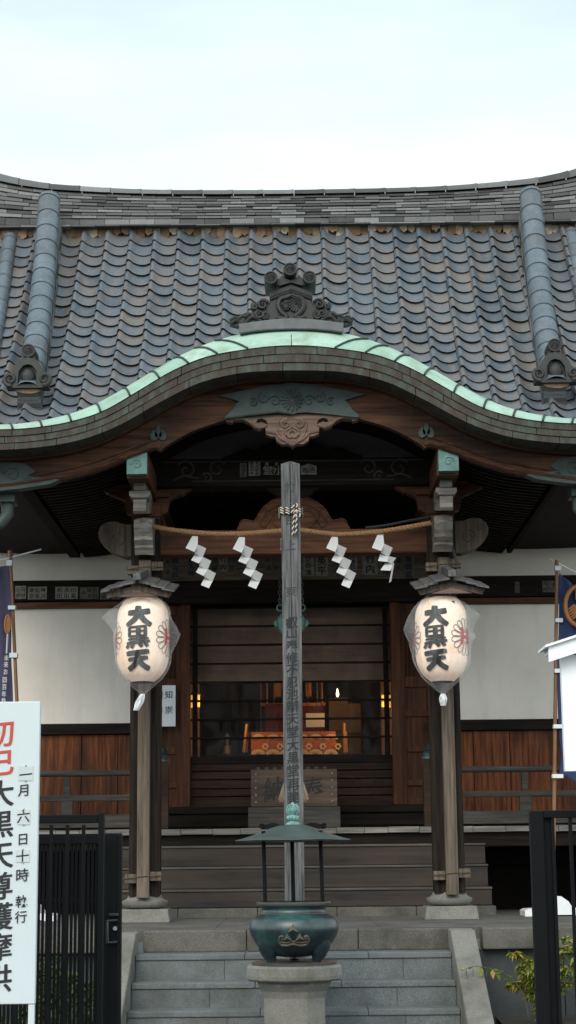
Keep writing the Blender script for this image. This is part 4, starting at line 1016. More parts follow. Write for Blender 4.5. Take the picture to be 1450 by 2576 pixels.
def lantern(uc, vc, yaw, label, flaps, rust):
    Y = 16.28; kk = 16.1 / 7000 / 3.222 * 1.035        # metres per crop pixel
    c = P(uc, vc, Y); cx_, cz_ = c.x, c.z; V0 = 1000.0
    t = thing('paper_lantern', label, 'paper lantern', (cx_, Y, cz_), 'paper lanterns hung under the porch')
    pr = smooth_tab([(470, 140), (486, 205), (520, 248), (600, 300), (700, 326), (900, 335), (1100, 336), (1250, 328), (1350, 303), (1450, 246), (1540, 140)], 4)
    rad = [(v, r * kk) for v, r in pr]
    def RR(v): return interp(rad, v)
    b = MB(); prof_ = []; N = 92
    for i in range(N + 1):
        v = lerp(1540, 470, i / N); prof_.append((RR(v) * (1.0 if i % 2 else .982), cz_ - (v - V0) * kk))
    b.lathe(prof_, 40, cx_, Y, cap=False)
    body = obj('lantern_body', b, M['lantern'], t, smooth=False)
    for p in body.data.polygons: p.use_smooth = True
    obj('lantern_rim', MB().lathe([(.001, cz_ - (1545 - V0) * kk), (138 * kk, cz_ - (1545 - V0) * kk), (138 * kk, cz_ - (1530 - V0) * kk)], 24, cx_, Y, cap=False).lathe([(145 * kk, cz_ - (478 - V0) * kk), (145 * kk, cz_ - (440 - V0) * kk), (.001, cz_ - (440 - V0) * kk)], 24, cx_, Y, cap=False), M['wx'], body)
    def wrap(a0, off):
        def fn(x, z):                                 # crop pixels from the lantern's centre
            ang = a0 + x / 335.0; r = RR(V0 - z) + off; return (cx_ + r * math.sin(ang), Y - r * math.cos(ang), cz_ + z * kk)
        return fn
    ST = [  # 大
        [((-142, 298), (40, 305), (155, 322)), 74], [((0, 388), (-8, 300), (-45, 215), (-155, 140)), (92, 62)], [((20, 280), (80, 200), (165, 140)), (78, 64)],
        # 黒
        [((-112, 115), (-108, -10)), 44], [((-120, 112), (110, 128)), 32], [((92, 118), (92, -10)), 46], [((5, 120), (8, -80)), 62], [((-100, 62), (90, 70)), 26], [((-118, -2), (105, 8)), 34],
        [((-128, -40), (135, -22)), 30], [((-145, -88), (150, -58)), 44], [((-112, -95), (-145, -150)), 46], [((-52, -95), (-78, -150)), 44], [((15, -85), (55, -132)), 48], [((85, -75), (122, -128)), 48],
        # 天
        [((-150, -218), (142, -188)), 66], [((-130, -292), (128, -266)), 52], [((0, -205), (-6, -300), (-60, -362), (-155, -412)), (80, 60)], [((8, -295), (75, -362), (165, -405)), (72, 60)]]
    b = MB()
    for i, (pts, w_) in enumerate(ST): b.stroke(list(pts), w_, wrap(yaw, .004 + .0004 * i), 8)
    obj('brush_writing', b, M['ink'], body)
    for sg in (1, -1):
        a0 = yaw + sg * R(80 if rust else 75); b = MB(); Rr_ = 235
        for q in range(16):
            t0, t1 = 6.283 * q / 16, 6.283 * (q + 1) / 16; tm = (t0 + t1) / 2
            arc = [(Rr_ * .22 * math.cos(tm), Rr_ * .22 * math.sin(tm)), (Rr_ * .82 * math.cos(t0 + .03), Rr_ * .82 * math.sin(t0 + .03)), (Rr_ * .96 * math.cos(lerp(t0, tm, .5)), Rr_ * .96 * math.sin(lerp(t0, tm, .5))), (Rr_ * math.cos(tm), Rr_ * math.sin(tm)), (Rr_ * .96 * math.cos(lerp(t1, tm, .5)), Rr_ * .96 * math.sin(lerp(t1, tm, .5))), (Rr_ * .82 * math.cos(t1 - .03), Rr_ * .82 * math.sin(t1 - .03)), (Rr_ * .22 * math.cos(tm), Rr_ * .22 * math.sin(tm))]
            b.stroke(arc, 7.5, wrap(a0, .005), 3)
        obj('crest_outline', b, M['ink'], body)
        b = MB()
        for q in (-1, 1): b.stroke([(q * 80, 118), (q * 62, 40), (q * 62, -10), (q * 84, -92)], 46, wrap(a0, .007), 6)
        b.stroke([(-60, 0), (60, 4)], 44, wrap(a0, .008), 6)
        obj('crest_mark', b, M['crimson'], body)
    # clear plastic bag tied below
    bag = smooth_tab([(430, 120), (470, 190), (540, 275), (640, 330), (800, 352), (1000, 358), (1200, 348), (1350, 322), (1500, 235), (1600, 130), (1670, 45), (1690, 24)], 4)
    random.seed(uc)
    ph = [random.uniform(0, 6.28) for _ in range(8)]
    def film_pt(a, tt):
        ang = 2 * math.pi * a; v = lerp(430, 1690, tt); r = interp(bag, v)
        cr = 0
        for i_, (m_, am) in enumerate(((5, 6), (9, 7), (14, 6), (23, 5))): cr += am * math.sin(m_ * ang + ph[i_] + v * .004 * (i_ + 1))
        r += cr * (1 if v < 1550 else .4) * min(1, r / 150) + 6
        for (fa, fv, wa, wv, amp) in flaps:
            da = (ang - fa + math.pi) % (2 * math.pi) - math.pi; e = abs(da) / wa; g = max(0, 1 - e) * max(0, 1 - abs(v - fv) / wv); r += amp * g
        return (cx_ + r * kk * math.sin(ang), Y - r * kk * math.cos(ang), cz_ - (v - V0) * kk)
    obj('plastic_cover', MB().grid(film_pt, 72, 46, wrap=True), M['film'], t, smooth=True)
    b = MB(); zk = cz_ - (1690 - V0) * kk; sw = -1 if rust else 1
    def tail(a, tt):
        ang = 6.283 * a; r = (24 + 26 * math.sin(math.pi * min(tt, .9)) + 6 * math.sin(5 * ang)) * kk
        return (cx_ + r * math.sin(ang) - (sw < 0) * .06 * tt, Y - r * math.cos(ang), zk - tt * (.15 if rust else .11))
    obj('cover_knot', b.grid(tail, 18, 7, wrap=True), M['knot'], t, smooth=True)
    obj('hanging_wire', MB().tube([(cx_ - .06, Y, cz_ + (V0 - 445) * kk), (cx_, Y, cz_ + (V0 - 395) * kk), (cx_ + .06, Y, cz_ + (V0 - 445) * kk)], .005, 5), M['cable'], t)
M['knot'] = film('white_plastic_knot', 0.8, (0.8, 0.82, 0.84))
lantern(360, 1609, R(-6), 'egg-shaped paper lantern with rust stains, in a plastic bag flaring beside the white notice paper', [(R(-99), 700, R(26), 210, 215), (R(-64), 1000, R(20), 140, 40), (R(100), 930, R(26), 230, 130)], True)
lantern(1111, 1608, R(-18), 'clean unstained paper lantern in a clear plastic bag, its red crest showing widely', [(R(102), 690, R(24), 210, 215), (R(104), 960, R(20), 150, 90), (R(-98), 860, R(30), 330, 120), (R(-75), 1230, R(30), 190, 50)], False)
random.seed(11)

# ---- straw rope with paper streamers
Yr = 16.62
rp = [P(u, v, Yr) for u, v in smooth_tab([(381, 1323), (432, 1333), (520, 1342), (600, 1343), (700, 1336), (738, 1332), (775, 1336), (850, 1344), (930, 1340), (1000, 1331), (1085, 1316)], 14)]
def twisted(b, pts, rc, rs_, strands, pitch, mis=None):
    acc_ = 0; ctr = []
    for i, p in enumerate(pts):
        if i: acc_ += (Vector(p) - Vector(pts[i - 1])).length
        d = (Vector(pts[min(i + 1, len(pts) - 1)]) - Vector(pts[max(i - 1, 0)])).normalized(); a = d.cross(Vector((0, 1, .01))).normalized() if abs(d.y) < .9 else Vector((1, 0, 0)); c = d.cross(a)
        ctr.append((Vector(p), a, c, acc_))
    for q in range(strands):
        b.mi = mis[q] if mis else 0
        b.tube([p + a * rc * math.cos(6.283 * (s_ / pitch + q / strands)) + c * rc * math.sin(6.283 * (s_ / pitch + q / strands)) for p, a, c, s_ in ctr], rs_, 6)
    b.mi = 0
def dense(pts, step):
    out = []
    for a, c in zip(pts, pts[1:]):
        a, c = Vector(a), Vector(c); n = max(1, int((c - a).length / step)); out += [a.lerp(c, i / n) for i in range(n)]
    return out + [Vector(pts[-1])]
b = MB(); twisted(b, dense(rp, .012), .013, .014, 3, .11)
for i in range(26):
    p = random.choice(rp); a = random.uniform(0, 6.28); b.tube([p, p + Vector((random.uniform(-.04, .04), -.01, random.uniform(-.05, .01)))], [.0025, .001], 4)
tag(obj('straw_rope', b, M['straw'], smooth=True), 'twisted straw rope strung between the two porch pillars', 'rope')
SH1 = [[(490, 875), (540, 880), (542, 970), (515, 1040), (435, 1000)], [(540, 968), (618, 1000), (582, 1080), (512, 1040)], [(514, 1038), (584, 1078), (555, 1138), (483, 1105)], [(585, 1078), (662, 1112), (626, 1188), (553, 1150)],
       [(555, 1148), (627, 1186), (597, 1250), (525, 1210)], [(630, 1186), (703, 1222), (670, 1292), (598, 1250)], [(600, 1250), (671, 1290), (642, 1358), (570, 1325)]]
SH4 = [[(920, 855), (968, 860), (972, 960), (945, 1032), (862, 1000)], [(972, 962), (1048, 995), (1015, 1070), (942, 1035)], [(942, 1035), (1015, 1072), (1000, 1122), (918, 1112)], [(1010, 1070), (1080, 1085), (1040, 1135), (1000, 1118)], [(985, 1122), (1060, 1128), (1028, 1200), (938, 1195)], [(1048, 1130), (1060, 1140), (1038, 1285), (1018, 1298)]]
def streamer(segs, ox, oy, du, dv, label):
    b = MB(); p0 = P((ox + segs[0][0][0] / 2.2308) / 1.5897 + du, (oy + segs[0][0][1] / 2.2308) / 1.5897 + dv, Yr)
    for i, sg in enumerate(segs):
        y0, y1 = Yr - .032 - .012 * (i % 2), Yr - .028 - .012 * (i % 2); vs = []
        for j, (a, c) in enumerate(sg):
            p = P((ox + a / 2.2308) / 1.5897 + du, (oy + c / 2.2308) / 1.5897 + dv, Yr); vs.append((p.x, p.z, 0.0))
        zm = sum(q[1] for q in vs) / len(vs); vs = [(x, z, (.75 if i % 2 == 0 else -.55) * (z - zm) - .02) for x, z, q in vs]
        n = len(vs); b.add([(x, y0 + q, z) for x, z, q in vs] + [(x, y1 + q - .0025, z) for x, z, q in vs], [tuple(range(n)), tuple(range(2 * n - 1, n - 1, -1))] + [(k, k + n, (k + 1) % n + n, (k + 1) % n) for k in range(n)])
    tag(obj('paper_streamer', b, M['paper']), label, 'paper streamer', 'zigzag paper streamers on the straw rope')
streamer(SH1, 550, 1750, 0, 0, 'white zigzag paper streamer on the straw rope nearest the rust-stained lantern')
streamer(SH1, 550, 1750, 118, 2, 'white zigzag paper streamer just beside the memorial post, on the rust-stained lantern side')
streamer(SH1, 550, 1750, 352, 0, 'white zigzag paper streamer just beside the memorial post, on the clean lantern side')
streamer(SH4, 1100, 1750, 0, 0, 'torn, twisted paper streamer on the straw rope nearest the clean lantern')
b = MB().tube([P(u, v, 16.75) for u, v in smooth_tab([(920, 1328), (970, 1322), (1030, 1310), (1085, 1301)], 5)], .014, 8)
tag(obj('black_cable', b, M['cable'], smooth=True), 'black cable sloping up to the pillar just above the straw rope', 'cable')
b = MB().tube([P(u, v, 16.70) for u, v in smooth_tab([(1134, 1325), (1138, 1345), (1139, 1370), (1146, 1400), (1152, 1425)], 5)], .010, 8)
tag(obj('black_cable', b, M['cable'], smooth=True), 'black cable hanging down the pillar to the shingled roof over the clean lantern', 'cable')

# ---- memorial post with ink inscription, and its cord
Ym = 13.62; k = Ym / 4403
xm0, xm1 = P(715, 1900, Ym).x, P(764, 1900, Ym).x; zt = Q(738, 1166, Ym).z; zb_ = 0.40
xc = (xm0 + xm1) / 2 - .004
t = thing('memorial_post', 'tall weathered grey square wooden post with an ink inscription, standing behind the incense burner', 'memorial post', (xc, Ym, zb_))
ww = (xm1 - xm0) / 2; b = MB(); dpt = 2 * ww
tl, tr = .004, -.010
def side(x0, x1):
    b.box(x0, x1, Ym, Ym + dpt, zb_, zt); 
    return b
gapx = xc - .002
b.box(xc - ww, gapx - .0022, Ym, Ym + dpt, zb_, zt); b.box(gapx + .0022, xc + ww, Ym, Ym + dpt, zb_, zt); b.box(gapx - .0022, gapx + .0022, Ym + .03, Ym + dpt, zb_, zt)
for sgn in (-1, 1):
    b.prism([(gapx + sgn * .0022, zt), (xc + sgn * ww, zt), (gapx + sgn * .0022, zt + .022)][::sgn], Ym + .01, Ym + dpt - .01)
shaft = obj('shaft', b, M['prayer'], t, bevel=.003)
b = MB(); sz = 30 * k
for ch, v, w_ in (('叡', 1566, 1.05), ('山', 1592, 1.0), ('奉', 1624, 1.0), ('修', 1655, 1.0), ('不', 1684, 1.0), ('忍', 1716, 1.0), ('池', 1746, 1.0), ('辯', 1777, 1.05), ('天', 1808, 1.0), ('堂', 1841, 1.05), ('大', 1874, 1.0), ('黒', 1906, 1.0), ('堂', 1938, 1.05), ('再', 1973, 1.05), ('建', 2006, 1.0)):
    p = P(739, v, Ym); b.text(ch, xc - .002, Ym - .0022, p.z, sz * w_ * 1.02, .022, shear=.10)
obj('inscription', b, M['softink'], shaft)
for ch, v in (('竹', 1225), ('台', 1307), ('上', 1372), ('東', 1488)):
    b = MB(); p = P(737, v, Ym); b.text(ch, xc - .004, Ym - .0022, p.z, sz * .95, .006, shear=.08)
    obj('worn_character', b, M['faint'], shaft)
b = MB()
for v in (1383, 1443, 1552): 
    for q in (-1, 1):
        z = P(738, v, Ym).z; b.box(xc + q * ww - .010 if q > 0 else xc - ww - .001, xc + ww + .001 if q > 0 else xc - ww + .010, Ym - .002, Ym + .004, z - .003, z + .003)
obj('notch', b, M['ink'], shaft)
b = MB(); cc = [M['cream'], M['navycord']]
for i, v in enumerate((1280, 1286, 1292)):
    z = P(738, v, Ym).z; g = .012
    loop = [(xc - ww - g, Ym + dpt + g, z), (xc - ww - g, Ym - g, z + .004), (xc, Ym - g - .006, z), (xc + ww + g, Ym - g, z - .004), (xc + ww + g, Ym + dpt + g, z), (xc - ww - g, Ym + dpt + g, z)]
    twisted(b, dense(loop, .006), .0045, .0058, 2, .045, [0, 1])
for du0, pts in ((0, [(735, 1290), (739, 1272), (745, 1268), (748, 1276), (742, 1290), (739, 1310), (737, 1346)]), (1, [(744, 1284), (752, 1292), (755, 1300), (748, 1302), (743, 1290), (746, 1312), (744, 1344)])):
    q = smooth_tab([tuple(P(u, v, Ym - .03)) for u, v in pts], 5); twisted(b, dense(q, .006), .0045, .0058, 2, .045, [0, 1])
tag(obj('tied_cord', b, cc, smooth=True), 'cream and navy twisted cord knotted round the grey memorial post', 'cord')

# ---- bronze gong on chains and the bell-pull
Yg = 18.0; c = P(733, 1568, Yg); k = Yg / 4403
t = thing('temple_gong', 'round green bronze gong hung on a chain behind the memorial post', 'gong', tuple(c))
b = MB(); pf = [(0, .0), (.3, -.02), (.55, -.03), (.75, -.05), (.92, -.03), (1.0, .02)]
r0 = 36 * k
for sg in (-1, 1):
    n = 32; vs_ = []; 
    rr = [.001, .3, .42, .46, .62, .66, .86, .9, 1.0]; dd = [.085, .085, .085, .07, .075, .06, .055, .03, .0]
    b.add([(c.x + r * r0 * math.cos(6.283 * i / n), Yg + sg * -d_, c.z + r * r0 * math.sin(6.283 * i / n)) for r, d_ in zip(rr, dd) for i in range(n)], [(j * n + i, j * n + (i + 1) % n, (j + 1) * n + (i + 1) % n, (j + 1) * n + i) for j in range(len(rr) - 1) for i in range(n)])
obj('gong_body', b, M['fitlight'], t, smooth=True)
b = MB()
for sg in (-1, 1): b.tube([(c.x + sg * r0 * 1.0, Yg, c.z + .02), (c.x + sg * r0 * 1.12, Yg, c.z), (c.x + sg * r0 * 1.0, Yg, c.z - .03)], .02, 8)
for sg in (-1, 1): b.tube([(c.x + sg * .115 + .02 * math.cos(a / 10 * 6.283) * 1.6, Yg, c.z + r0 * .86 + .035 + .035 * math.sin(a / 10 * 6.283)) for a in range(11)], .009, 6)
obj('gong_ear', b, M['fitlight'], t, smooth=True)
b = MB()
for sg in (-1, 1):
    x = c.x + sg * .115; z = c.z + r0 * .86 + .07; ztop = qz(1404, Yg)
    i = 0
    while z < ztop:
        pl = (1, 0) if i % 2 else (0, 1)
        b.tube([(x + pl[0] * .014 * math.cos(a / 8 * 6.283), Yg + pl[1] * .014 * math.cos(a / 8 * 6.283), z + .028 * math.sin(a / 8 * 6.283)) for a in range(9)], .0055, 5); z += .042; i += 1
    b.tube([(x, Yg, ztop), (x, Yg, qz(1150, YP))], .004, 5)
obj('chain', b, M['brass'], t, smooth=True)
Yb = 17.85; x = P(738, 1900, Yb).x
t = thing('bell_pull', 'thick cream bell rope ending in a white hemp tassel, hidden behind the memorial post', 'bell rope', (x, Yb, qz(2010, Yb)))
b = MB(); twisted(b, dense([(x, Yb, qz(1940, Yb)), (x, Yb, qz(1420, Yb)), (x, Yb, qz(1224, YP))], .02), .02, .026, 3, .2, [0, 1, 0]); obj('rope', b, [M['cream'], M['navycord']], t, smooth=True)
b = MB()
for i in range(420):
    a = random.uniform(0, 6.283); r = random.uniform(.1, 1) ** .5; h0 = qz(1922, Yb); h1 = qz(2012 + random.uniform(-12, 8), Yb); fl = .145 * r * random.uniform(.85, 1.1)
    b.tube([(x + .035 * r * math.cos(a), Yb + .035 * r * math.sin(a), h0), (x + lerp(.03, fl, .55) * math.cos(a), Yb + lerp(.03, fl, .55) * math.sin(a), lerp(h0, h1, .55)), (x + fl * math.cos(a), Yb + fl * math.sin(a), h1)], [.006, .005, .003], 4)
obj('tassel', b, M['hemp'], t)

# ---- offering box
Yo = 19.22; a, c = P(632, 2080, Yo), P(848, 1936, Yo); xm = (a.x + c.x) / 2; hw = (c.x - a.x) / 2; z0 = dz1 + .001; z1 = qz(1936, Yo); zm = qz(2030, Yo)
t = thing('offering_box', 'dark wooden offering box with studded edges and two brushed characters, at the veranda edge', 'offering box', (xm, Yo, z0))
obj('box_front', MB().box(xm - hw, xm + hw, Yo, Yo + .55, zm + .004, z1), M['boxw'] if 'boxw' in M else M['rail'], t, bevel=.006)
bs = obj('box_base', MB().box(xm - hw - .03, xm + hw + .03, Yo - .02, Yo + .58, z0, zm), M['rail'], t, bevel=.006)
b = MB()
for sg in (-1, 1):
    for i in range(5):
        z = lerp(zm + .05, z1 - .05, i / 4); b.lathe([(.0005, z - .017), (.012, z - .012), (.017, z), (.012, z + .012), (.0005, z + .017)], 8, xm + sg * (hw - .055), Yo)
obj('stud', b, M['steel'], t, smooth=True)
for ch, u in (('奉', 788), ('納', 690)):
    b = MB(); p = P(u, 1985, Yo); b.text(ch, p.x, Yo - .003, p.z, 62 * Yo / 4403, .020, shear=.14, sx=.85)
    obj('brushed_character', b, M['ink'], t)
b = MB()
for i in range(9): b.box(xm - hw + .06 + i * (2 * hw - .12) / 9, xm - hw + .1 + i * (2 * hw - .12) / 9, Yo + .03, Yo + .52, z1 + .001, z1 + .03)
obj('grating', b, M['rail'], t)

# ---- notice paper by the door
Yn = YW - .13; a, c = P(398, 1828, Yn), P(442, 1724, Yn); b = MB()
b.box(a.x, c.x, Yn, Yn + .006, a.z, c.z); b.mi = 1
for ch, u, v in (('知', 425, 1748), ('崇', 425, 1786), ('禮', 401, 1749), ('卑', 401, 1787)):
    p = P(u, v, Yn); b.text(ch, p.x, Yn - .003, p.z, 21 * Yn / 4403, .004, shear=.08)
tag(obj('notice_paper', b, [M['whiteplastic'], M['ink']]), 'white paper with four brushed characters, fixed to the door leaf beside the pillar', 'notice')

# ---- inside the hall
def place(u, v, Y): return P(u, v, Y)
Yi = 22.6; sh = qz(1899, Yi)
t = thing('altar_table', 'low dark altar table under an orange and cream flower-patterned brocade, behind the lattice door', 'altar table', (0, Yi, rz0))
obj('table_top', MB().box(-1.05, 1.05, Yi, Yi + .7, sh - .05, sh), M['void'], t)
for xx in (-.95, .95): obj('leg', MB().box(xx - .05, xx + .05, Yi + .05, Yi + .15, rz0, sh - .051), M['void'], t)
a, c = P(632, 1898, Yi - .06), P(845, 1840, Yi - .06)
t2 = thing('altar_cloth', 'orange brocade altar cloth patterned with cream chrysanthemum fans', 'altar cloth', (0, Yi, sh))
b = MB().grid(lambda u_, v_: (lerp(a.x, c.x, u_), Yi - .06 + .012 * math.sin(26 * u_), lerp(sh + .001, c.z, v_)), 50, 4); b.box(a.x, c.x, Yi - .04, Yi + .3, c.z - .03, c.z)
obj('cloth', b, M['brocade'], t2)
b = MB()
for u_ in (650, 687, 795, 833, 760, 722):
    for v_ in (1860, 1898):
        p = P(u_, v_, Yi - .075); r = 17 * Yi / 4403
        for q in range(11):
            th = math.pi * (q + .5) / 11
            b.add([(p.x + .15 * r * math.cos(th), Yi - .078, p.z + .15 * r * math.sin(th)), (p.x + r * math.cos(th - .12), Yi - .078, p.z + .72 * r * math.sin(th - .12)), (p.x + 1.06 * r * math.cos(th), Yi - .078, p.z + .77 * r * math.sin(th)), (p.x + r * math.cos(th + .12), Yi - .078, p.z + .72 * r * math.sin(th + .12))], [(0, 1, 2, 3)])
    for v_ in (1878,):
        p = P(u_ + 18, v_, Yi - .075)
        for q in range(6): b.disc(p.x + .03 * math.cos(q), Yi - .077, p.z + .03 * math.sin(q), .014, 8, Yi - .07)
obj('flower_motif', b, M['shell'], t2)
Ys = 24.4
t = thing('altar_shrine', 'dark altar shrine with slim gilded columns and maroon hangings at the back of the hall', 'shrine', (0, Ys, rz0))
for u_ in (657, 672, 690, 776, 799, 811):
    p = P(u_, 1780, Ys); obj('gilded_column', MB().tube([(p.x, Ys, rz0), (p.x, Ys, P(u_, 1700, Ys).z)], .014 if u_ in (672, 811) else .007, 8), M['gold'], t, smooth=True)
obj('shrine_base', MB().box(P(640, 1900, Ys).x, P(905, 1900, Ys).x, Ys + .1, Ys + 1.0, rz0, qz(1850, Ys)), M['void'], t)
obj('hanging_cloth', MB().box(P(668, 1800, Ys).x, P(730, 1800, Ys).x, Ys - .1, Ys - .06, qz(1842, Ys), qz(1772, Ys)).box(P(757, 1800, Ys).x, P(822, 1800, Ys).x, Ys - .1, Ys - .06, qz(1840, Ys), qz(1778, Ys)), M['maroon'], t)
obj('gilded_shelf', MB().box(P(655, 1800, Ys).x, P(820, 1800, Ys).x, Ys + .04, Ys + .5, qz(1776, Ys), qz(1768, Ys)).box(P(692, 1740, Ys).x, P(708, 1740, Ys).x, Ys + .02, Ys + .2, qz(1752, Ys), qz(1718, Ys)).box(P(770, 1740, Ys).x, P(784, 1740, Ys).x, Ys + .02, Ys + .2, qz(1752, Ys), qz(1718, Ys)), M['gold'], t)
Yc = 23.9
b = MB().box(P(770, 1800, Yc).x, P(817, 1800, Yc).x, Yc, Yc + .03, qz(1830, Yc), qz(1795, Yc)); tag(obj('letter_card', b, M['whiteplastic']), 'pale blank card standing on the altar above the orange cloth', 'card')
for (u0, u1, v0, v1, lab) in ((828, 876, 1757, 1840, 'taller tan folding panel standing behind the gilt stand on the altar'), (877, 908, 1772, 1846, 'tan folding panel at the outer end of the altar, beyond the taller panel')):
    b = MB().box(P(u0, 1800, 24.0).x, P(u1, 1800, 24.0).x, 24.0, 24.04, qz(v1, 24.0), qz(v0, 24.0)); b.box(P(u0, 1800, 24.0).x, P(u1, 1800, 24.0).x, 24.05, 24.09, qz(1900, 24.0), qz(v1, 24.0) + .05)
    tag(obj('folding_panel', b, M['tan']), lab, 'panel', 'tan panels on the altar')
for (u_, v0, v1, du, lab) in ((614, 1893, 1822, 8, 'slanting gilded stick between the brass bell and the orange altar cloth'), (868, 1893, 1820, -2, 'upright gilded stick before the tan panels beside the altar cloth')):
    b = MB().tube([P(u_, v0, 22.5), P(u_ + du, v1, 22.5)], .020, 8).tube([P(u_ + 6, v0, 22.55), P(u_ + du + 5, v1 + 20, 22.55)], .012, 6); tag(obj('gilded_stick', b, M['gold'], smooth=True), lab, 'gilded stick')
p = P(570, 1896, 22.4)
b = MB().lathe([(.001, sh - .01), (.14, sh), (.15, sh + .015), (.02, sh + .02), (.055, sh + .03), (.05, sh + .12), (.018, sh + .14), (.02, sh + .22), (.035, sh + .25), (.001, sh + .30)], 16, p.x, 22.75)
tag(obj('ritual_bell', b, M['brass'], smooth=True), 'small brass ritual bell on a tray at the end of the altar table', 'bell')
t = thing('candle', 'lit candle burning above the tan panels at the altar', 'candle', tuple(P(850, 1770, 24.2)))
p = P(850, 1772, 24.2); b = MB().lathe([(.001, p.z - .5), (.03, p.z - .5), (.022, p.z), (.026, p.z + .10), (.001, p.z + .10)], 12, p.x, 24.2); obj('wax', b, M['candle'], t, smooth=True)
b = MB().lathe([(.001, p.z + .10), (.018, p.z + .125), (.016, p.z + .16), (.001, p.z + .22)], 10, p.x, 24.2); obj('flame', b, M['flame'], t, smooth=True)
def room_lamp(u, lab):
    p = P(u, 1764, 22.2); t = thing('hanging_lamp', lab, 'hanging lamp', tuple(p), 'gold hanging lamps inside the hall'); b = MB(); n = 10
    for q in range(n):
        a0, a1 = 6.283 * q / n + .08, 6.283 * (q + 1) / n - .08
        for z0_, z1_ in ((-.075, -.008), (.008, .07)):
            b.grid(lambda i, j: (p.x + .066 * math.cos(lerp(a0, a1, i)), 22.2 + .066 * math.sin(lerp(a0, a1, i)), p.z + lerp(z0_, z1_, j)), 2, 1)
    obj('lamp_shade', b, M['lamp'], t)
    obj('lamp_frame', MB().lathe([(.075, p.z + .07), (.08, p.z + .085), (.03, p.z + .12), (.004, p.z + .15)], 12, p.x, 22.2).lathe([(.074, p.z - .01), (.074, p.z + .01)], 12, p.x, 22.2).tube([(p.x, 22.2, p.z + .14), (p.x, 22.2, rz1 + .3)], .005, 5), M['brass'], t)
    L = bpy.data.lights.new('lamp_light', 'POINT'); L.energy = 8.5; L.color = (1, .56, .22); L.shadow_soft_size = .09
    o = bpy.data.objects.new('lamp_light', L); COL.objects.link(o); o.location = (p.x + (.30 if u < 738 else -.30), 22.0, p.z - .12); 
room_lamp(490, 'small lit gold lantern inside the hall, on the side of the white notice paper')
room_lamp(974, 'small lit gold lantern inside the hall, on the side of the burning candle')
L = bpy.data.lights.new('candle_light', 'POINT'); L.energy = 3; L.color = (1, .5, .18); L.shadow_soft_size = .05; o = bpy.data.objects.new('candle_light', L); COL.objects.link(o); o.location = (p.x, 23.4, P(850, 1730, 23.6).z)
Yk = 20.75
b = MB()
for i in range(56):
    z = lerp(qz(1717, Yk), qz(1500, Yk), i / 56); b.box(-1.7, 1.7, Yk, Yk + .012, z, lerp(qz(1717, Yk), qz(1500, Yk), (i + .93) / 56))
tag(obj('reed_blind', b, M['curtain']), 'grey-brown reed blind hanging across the upper half of the doorway inside', 'blind')
for (u0, u1, s, lab) in ((476, 496, 1, 'grey cloth drape inside the doorway edge near the white notice paper'), (962, 984, -1, 'grey cloth drape inside the doorway edge beyond the burning candle')):
    a_, c_ = P(u0 - 4, 1800, 23.0).x, P(u1 + 6, 1800, 23.0).x
    b = MB().grid(lambda i, j: (lerp(a_, c_, i) * 1.0, 23.0 + .03 * math.sin(14 * i), lerp(qz(1902, 23), qz(1690, 23), j)), 16, 4); tag(obj('side_drape', b, M['curtain']), lab, 'drape')

# ---- incense burner on its stone pedestal
Ybn = 12.7; kb = Ybn / 4403 * 1.0; c0 = P(738, 2430, Ybn); xb = P(740, 2350, Ybn).x
def bz(cv, Y=Ybn): return P(740, (3100 + cv / 2.2308) / 1.5897, Y).z     # height from the crop's row
def br(px): return px / 3.546 * kb
ped = thing('stone_pedestal', 'octagonal grey stone pedestal in front of the steps, under the bronze incense burner', 'pedestal', (xb, Ybn, 0))
Zt = bz(1690); 
sl = MB().lathe([(.001, bz(1830)), (br(395), bz(1830)), (br(418), bz(1815)), (br(424), bz(1780)), (br(422), bz(1710)), (br(408), Zt), (.001, Zt)], 12, xb, Ybn, a0=math.pi / 12, cap=False)
obj('top_slab', sl, M['granite2'], ped, bevel=.006)
sh_ = MB().lathe([(br(325), 0.0), (br(325), .12), (br(290), .125), (br(282), bz(2050)), (br(282), bz(1980)), (br(300), bz(1920)), (br(335), bz(1870)), (br(345), bz(1831))], 8, xb, Ybn, a0=math.pi / 8)
obj('shaft', sh_, M['granite2'], ped, bevel=.006)
obj('bronze_tray', MB().lathe([(.001, Zt + .001), (br(366), Zt + .001), (br(368), Zt + .016), (br(355), Zt + .02), (.001, Zt + .02)], 36, xb, Ybn, cap=False), M['bronzerim'], ped, smooth=True)
Zb = Zt + .021
bur = thing('incense_burner', 'round dark bronze incense burner with three legs under a pointed canopy', 'incense burner', (xb, Ybn, Zb))
def Bz(cv): return lerp(bz(1130), Zb, (cv - 1130) / (1672 - 1130))
pf = smooth_tab([(120, 1628), (215, 1606), (285, 1560), (345, 1490), (382, 1410), (388, 1350), (366, 1292), (315, 1252), (288, 1240)], 4) + [(286, 1236), (292, 1230), (284, 1222), (282, 1215), (278, 1200), (284, 1185), (300, 1168), (316, 1160), (322, 1150), (322, 1136), (300, 1132), (285, 1140), (265, 1190), (.3, 1215)]
bowl = obj('bowl', MB().lathe([(.001, Bz(1630))] + [(br(r), Bz(v)) for r, v in pf], 56, xb, Ybn, cap=False), M['bronze'], bur, smooth=True)
obj('rim', MB().lathe([(br(300), Bz(1172)), (br(320), Bz(1164)), (br(327), Bz(1150)), (br(326), Bz(1134)), (br(300), Bz(1129))], 56, xb, Ybn, cap=False).lathe([(br(284), Bz(1246)), (br(298), Bz(1240)), (br(292), Bz(1230)), (br(280), Bz(1226))], 56, xb, Ybn, cap=False), M['bronzerim'], bowl, smooth=True)
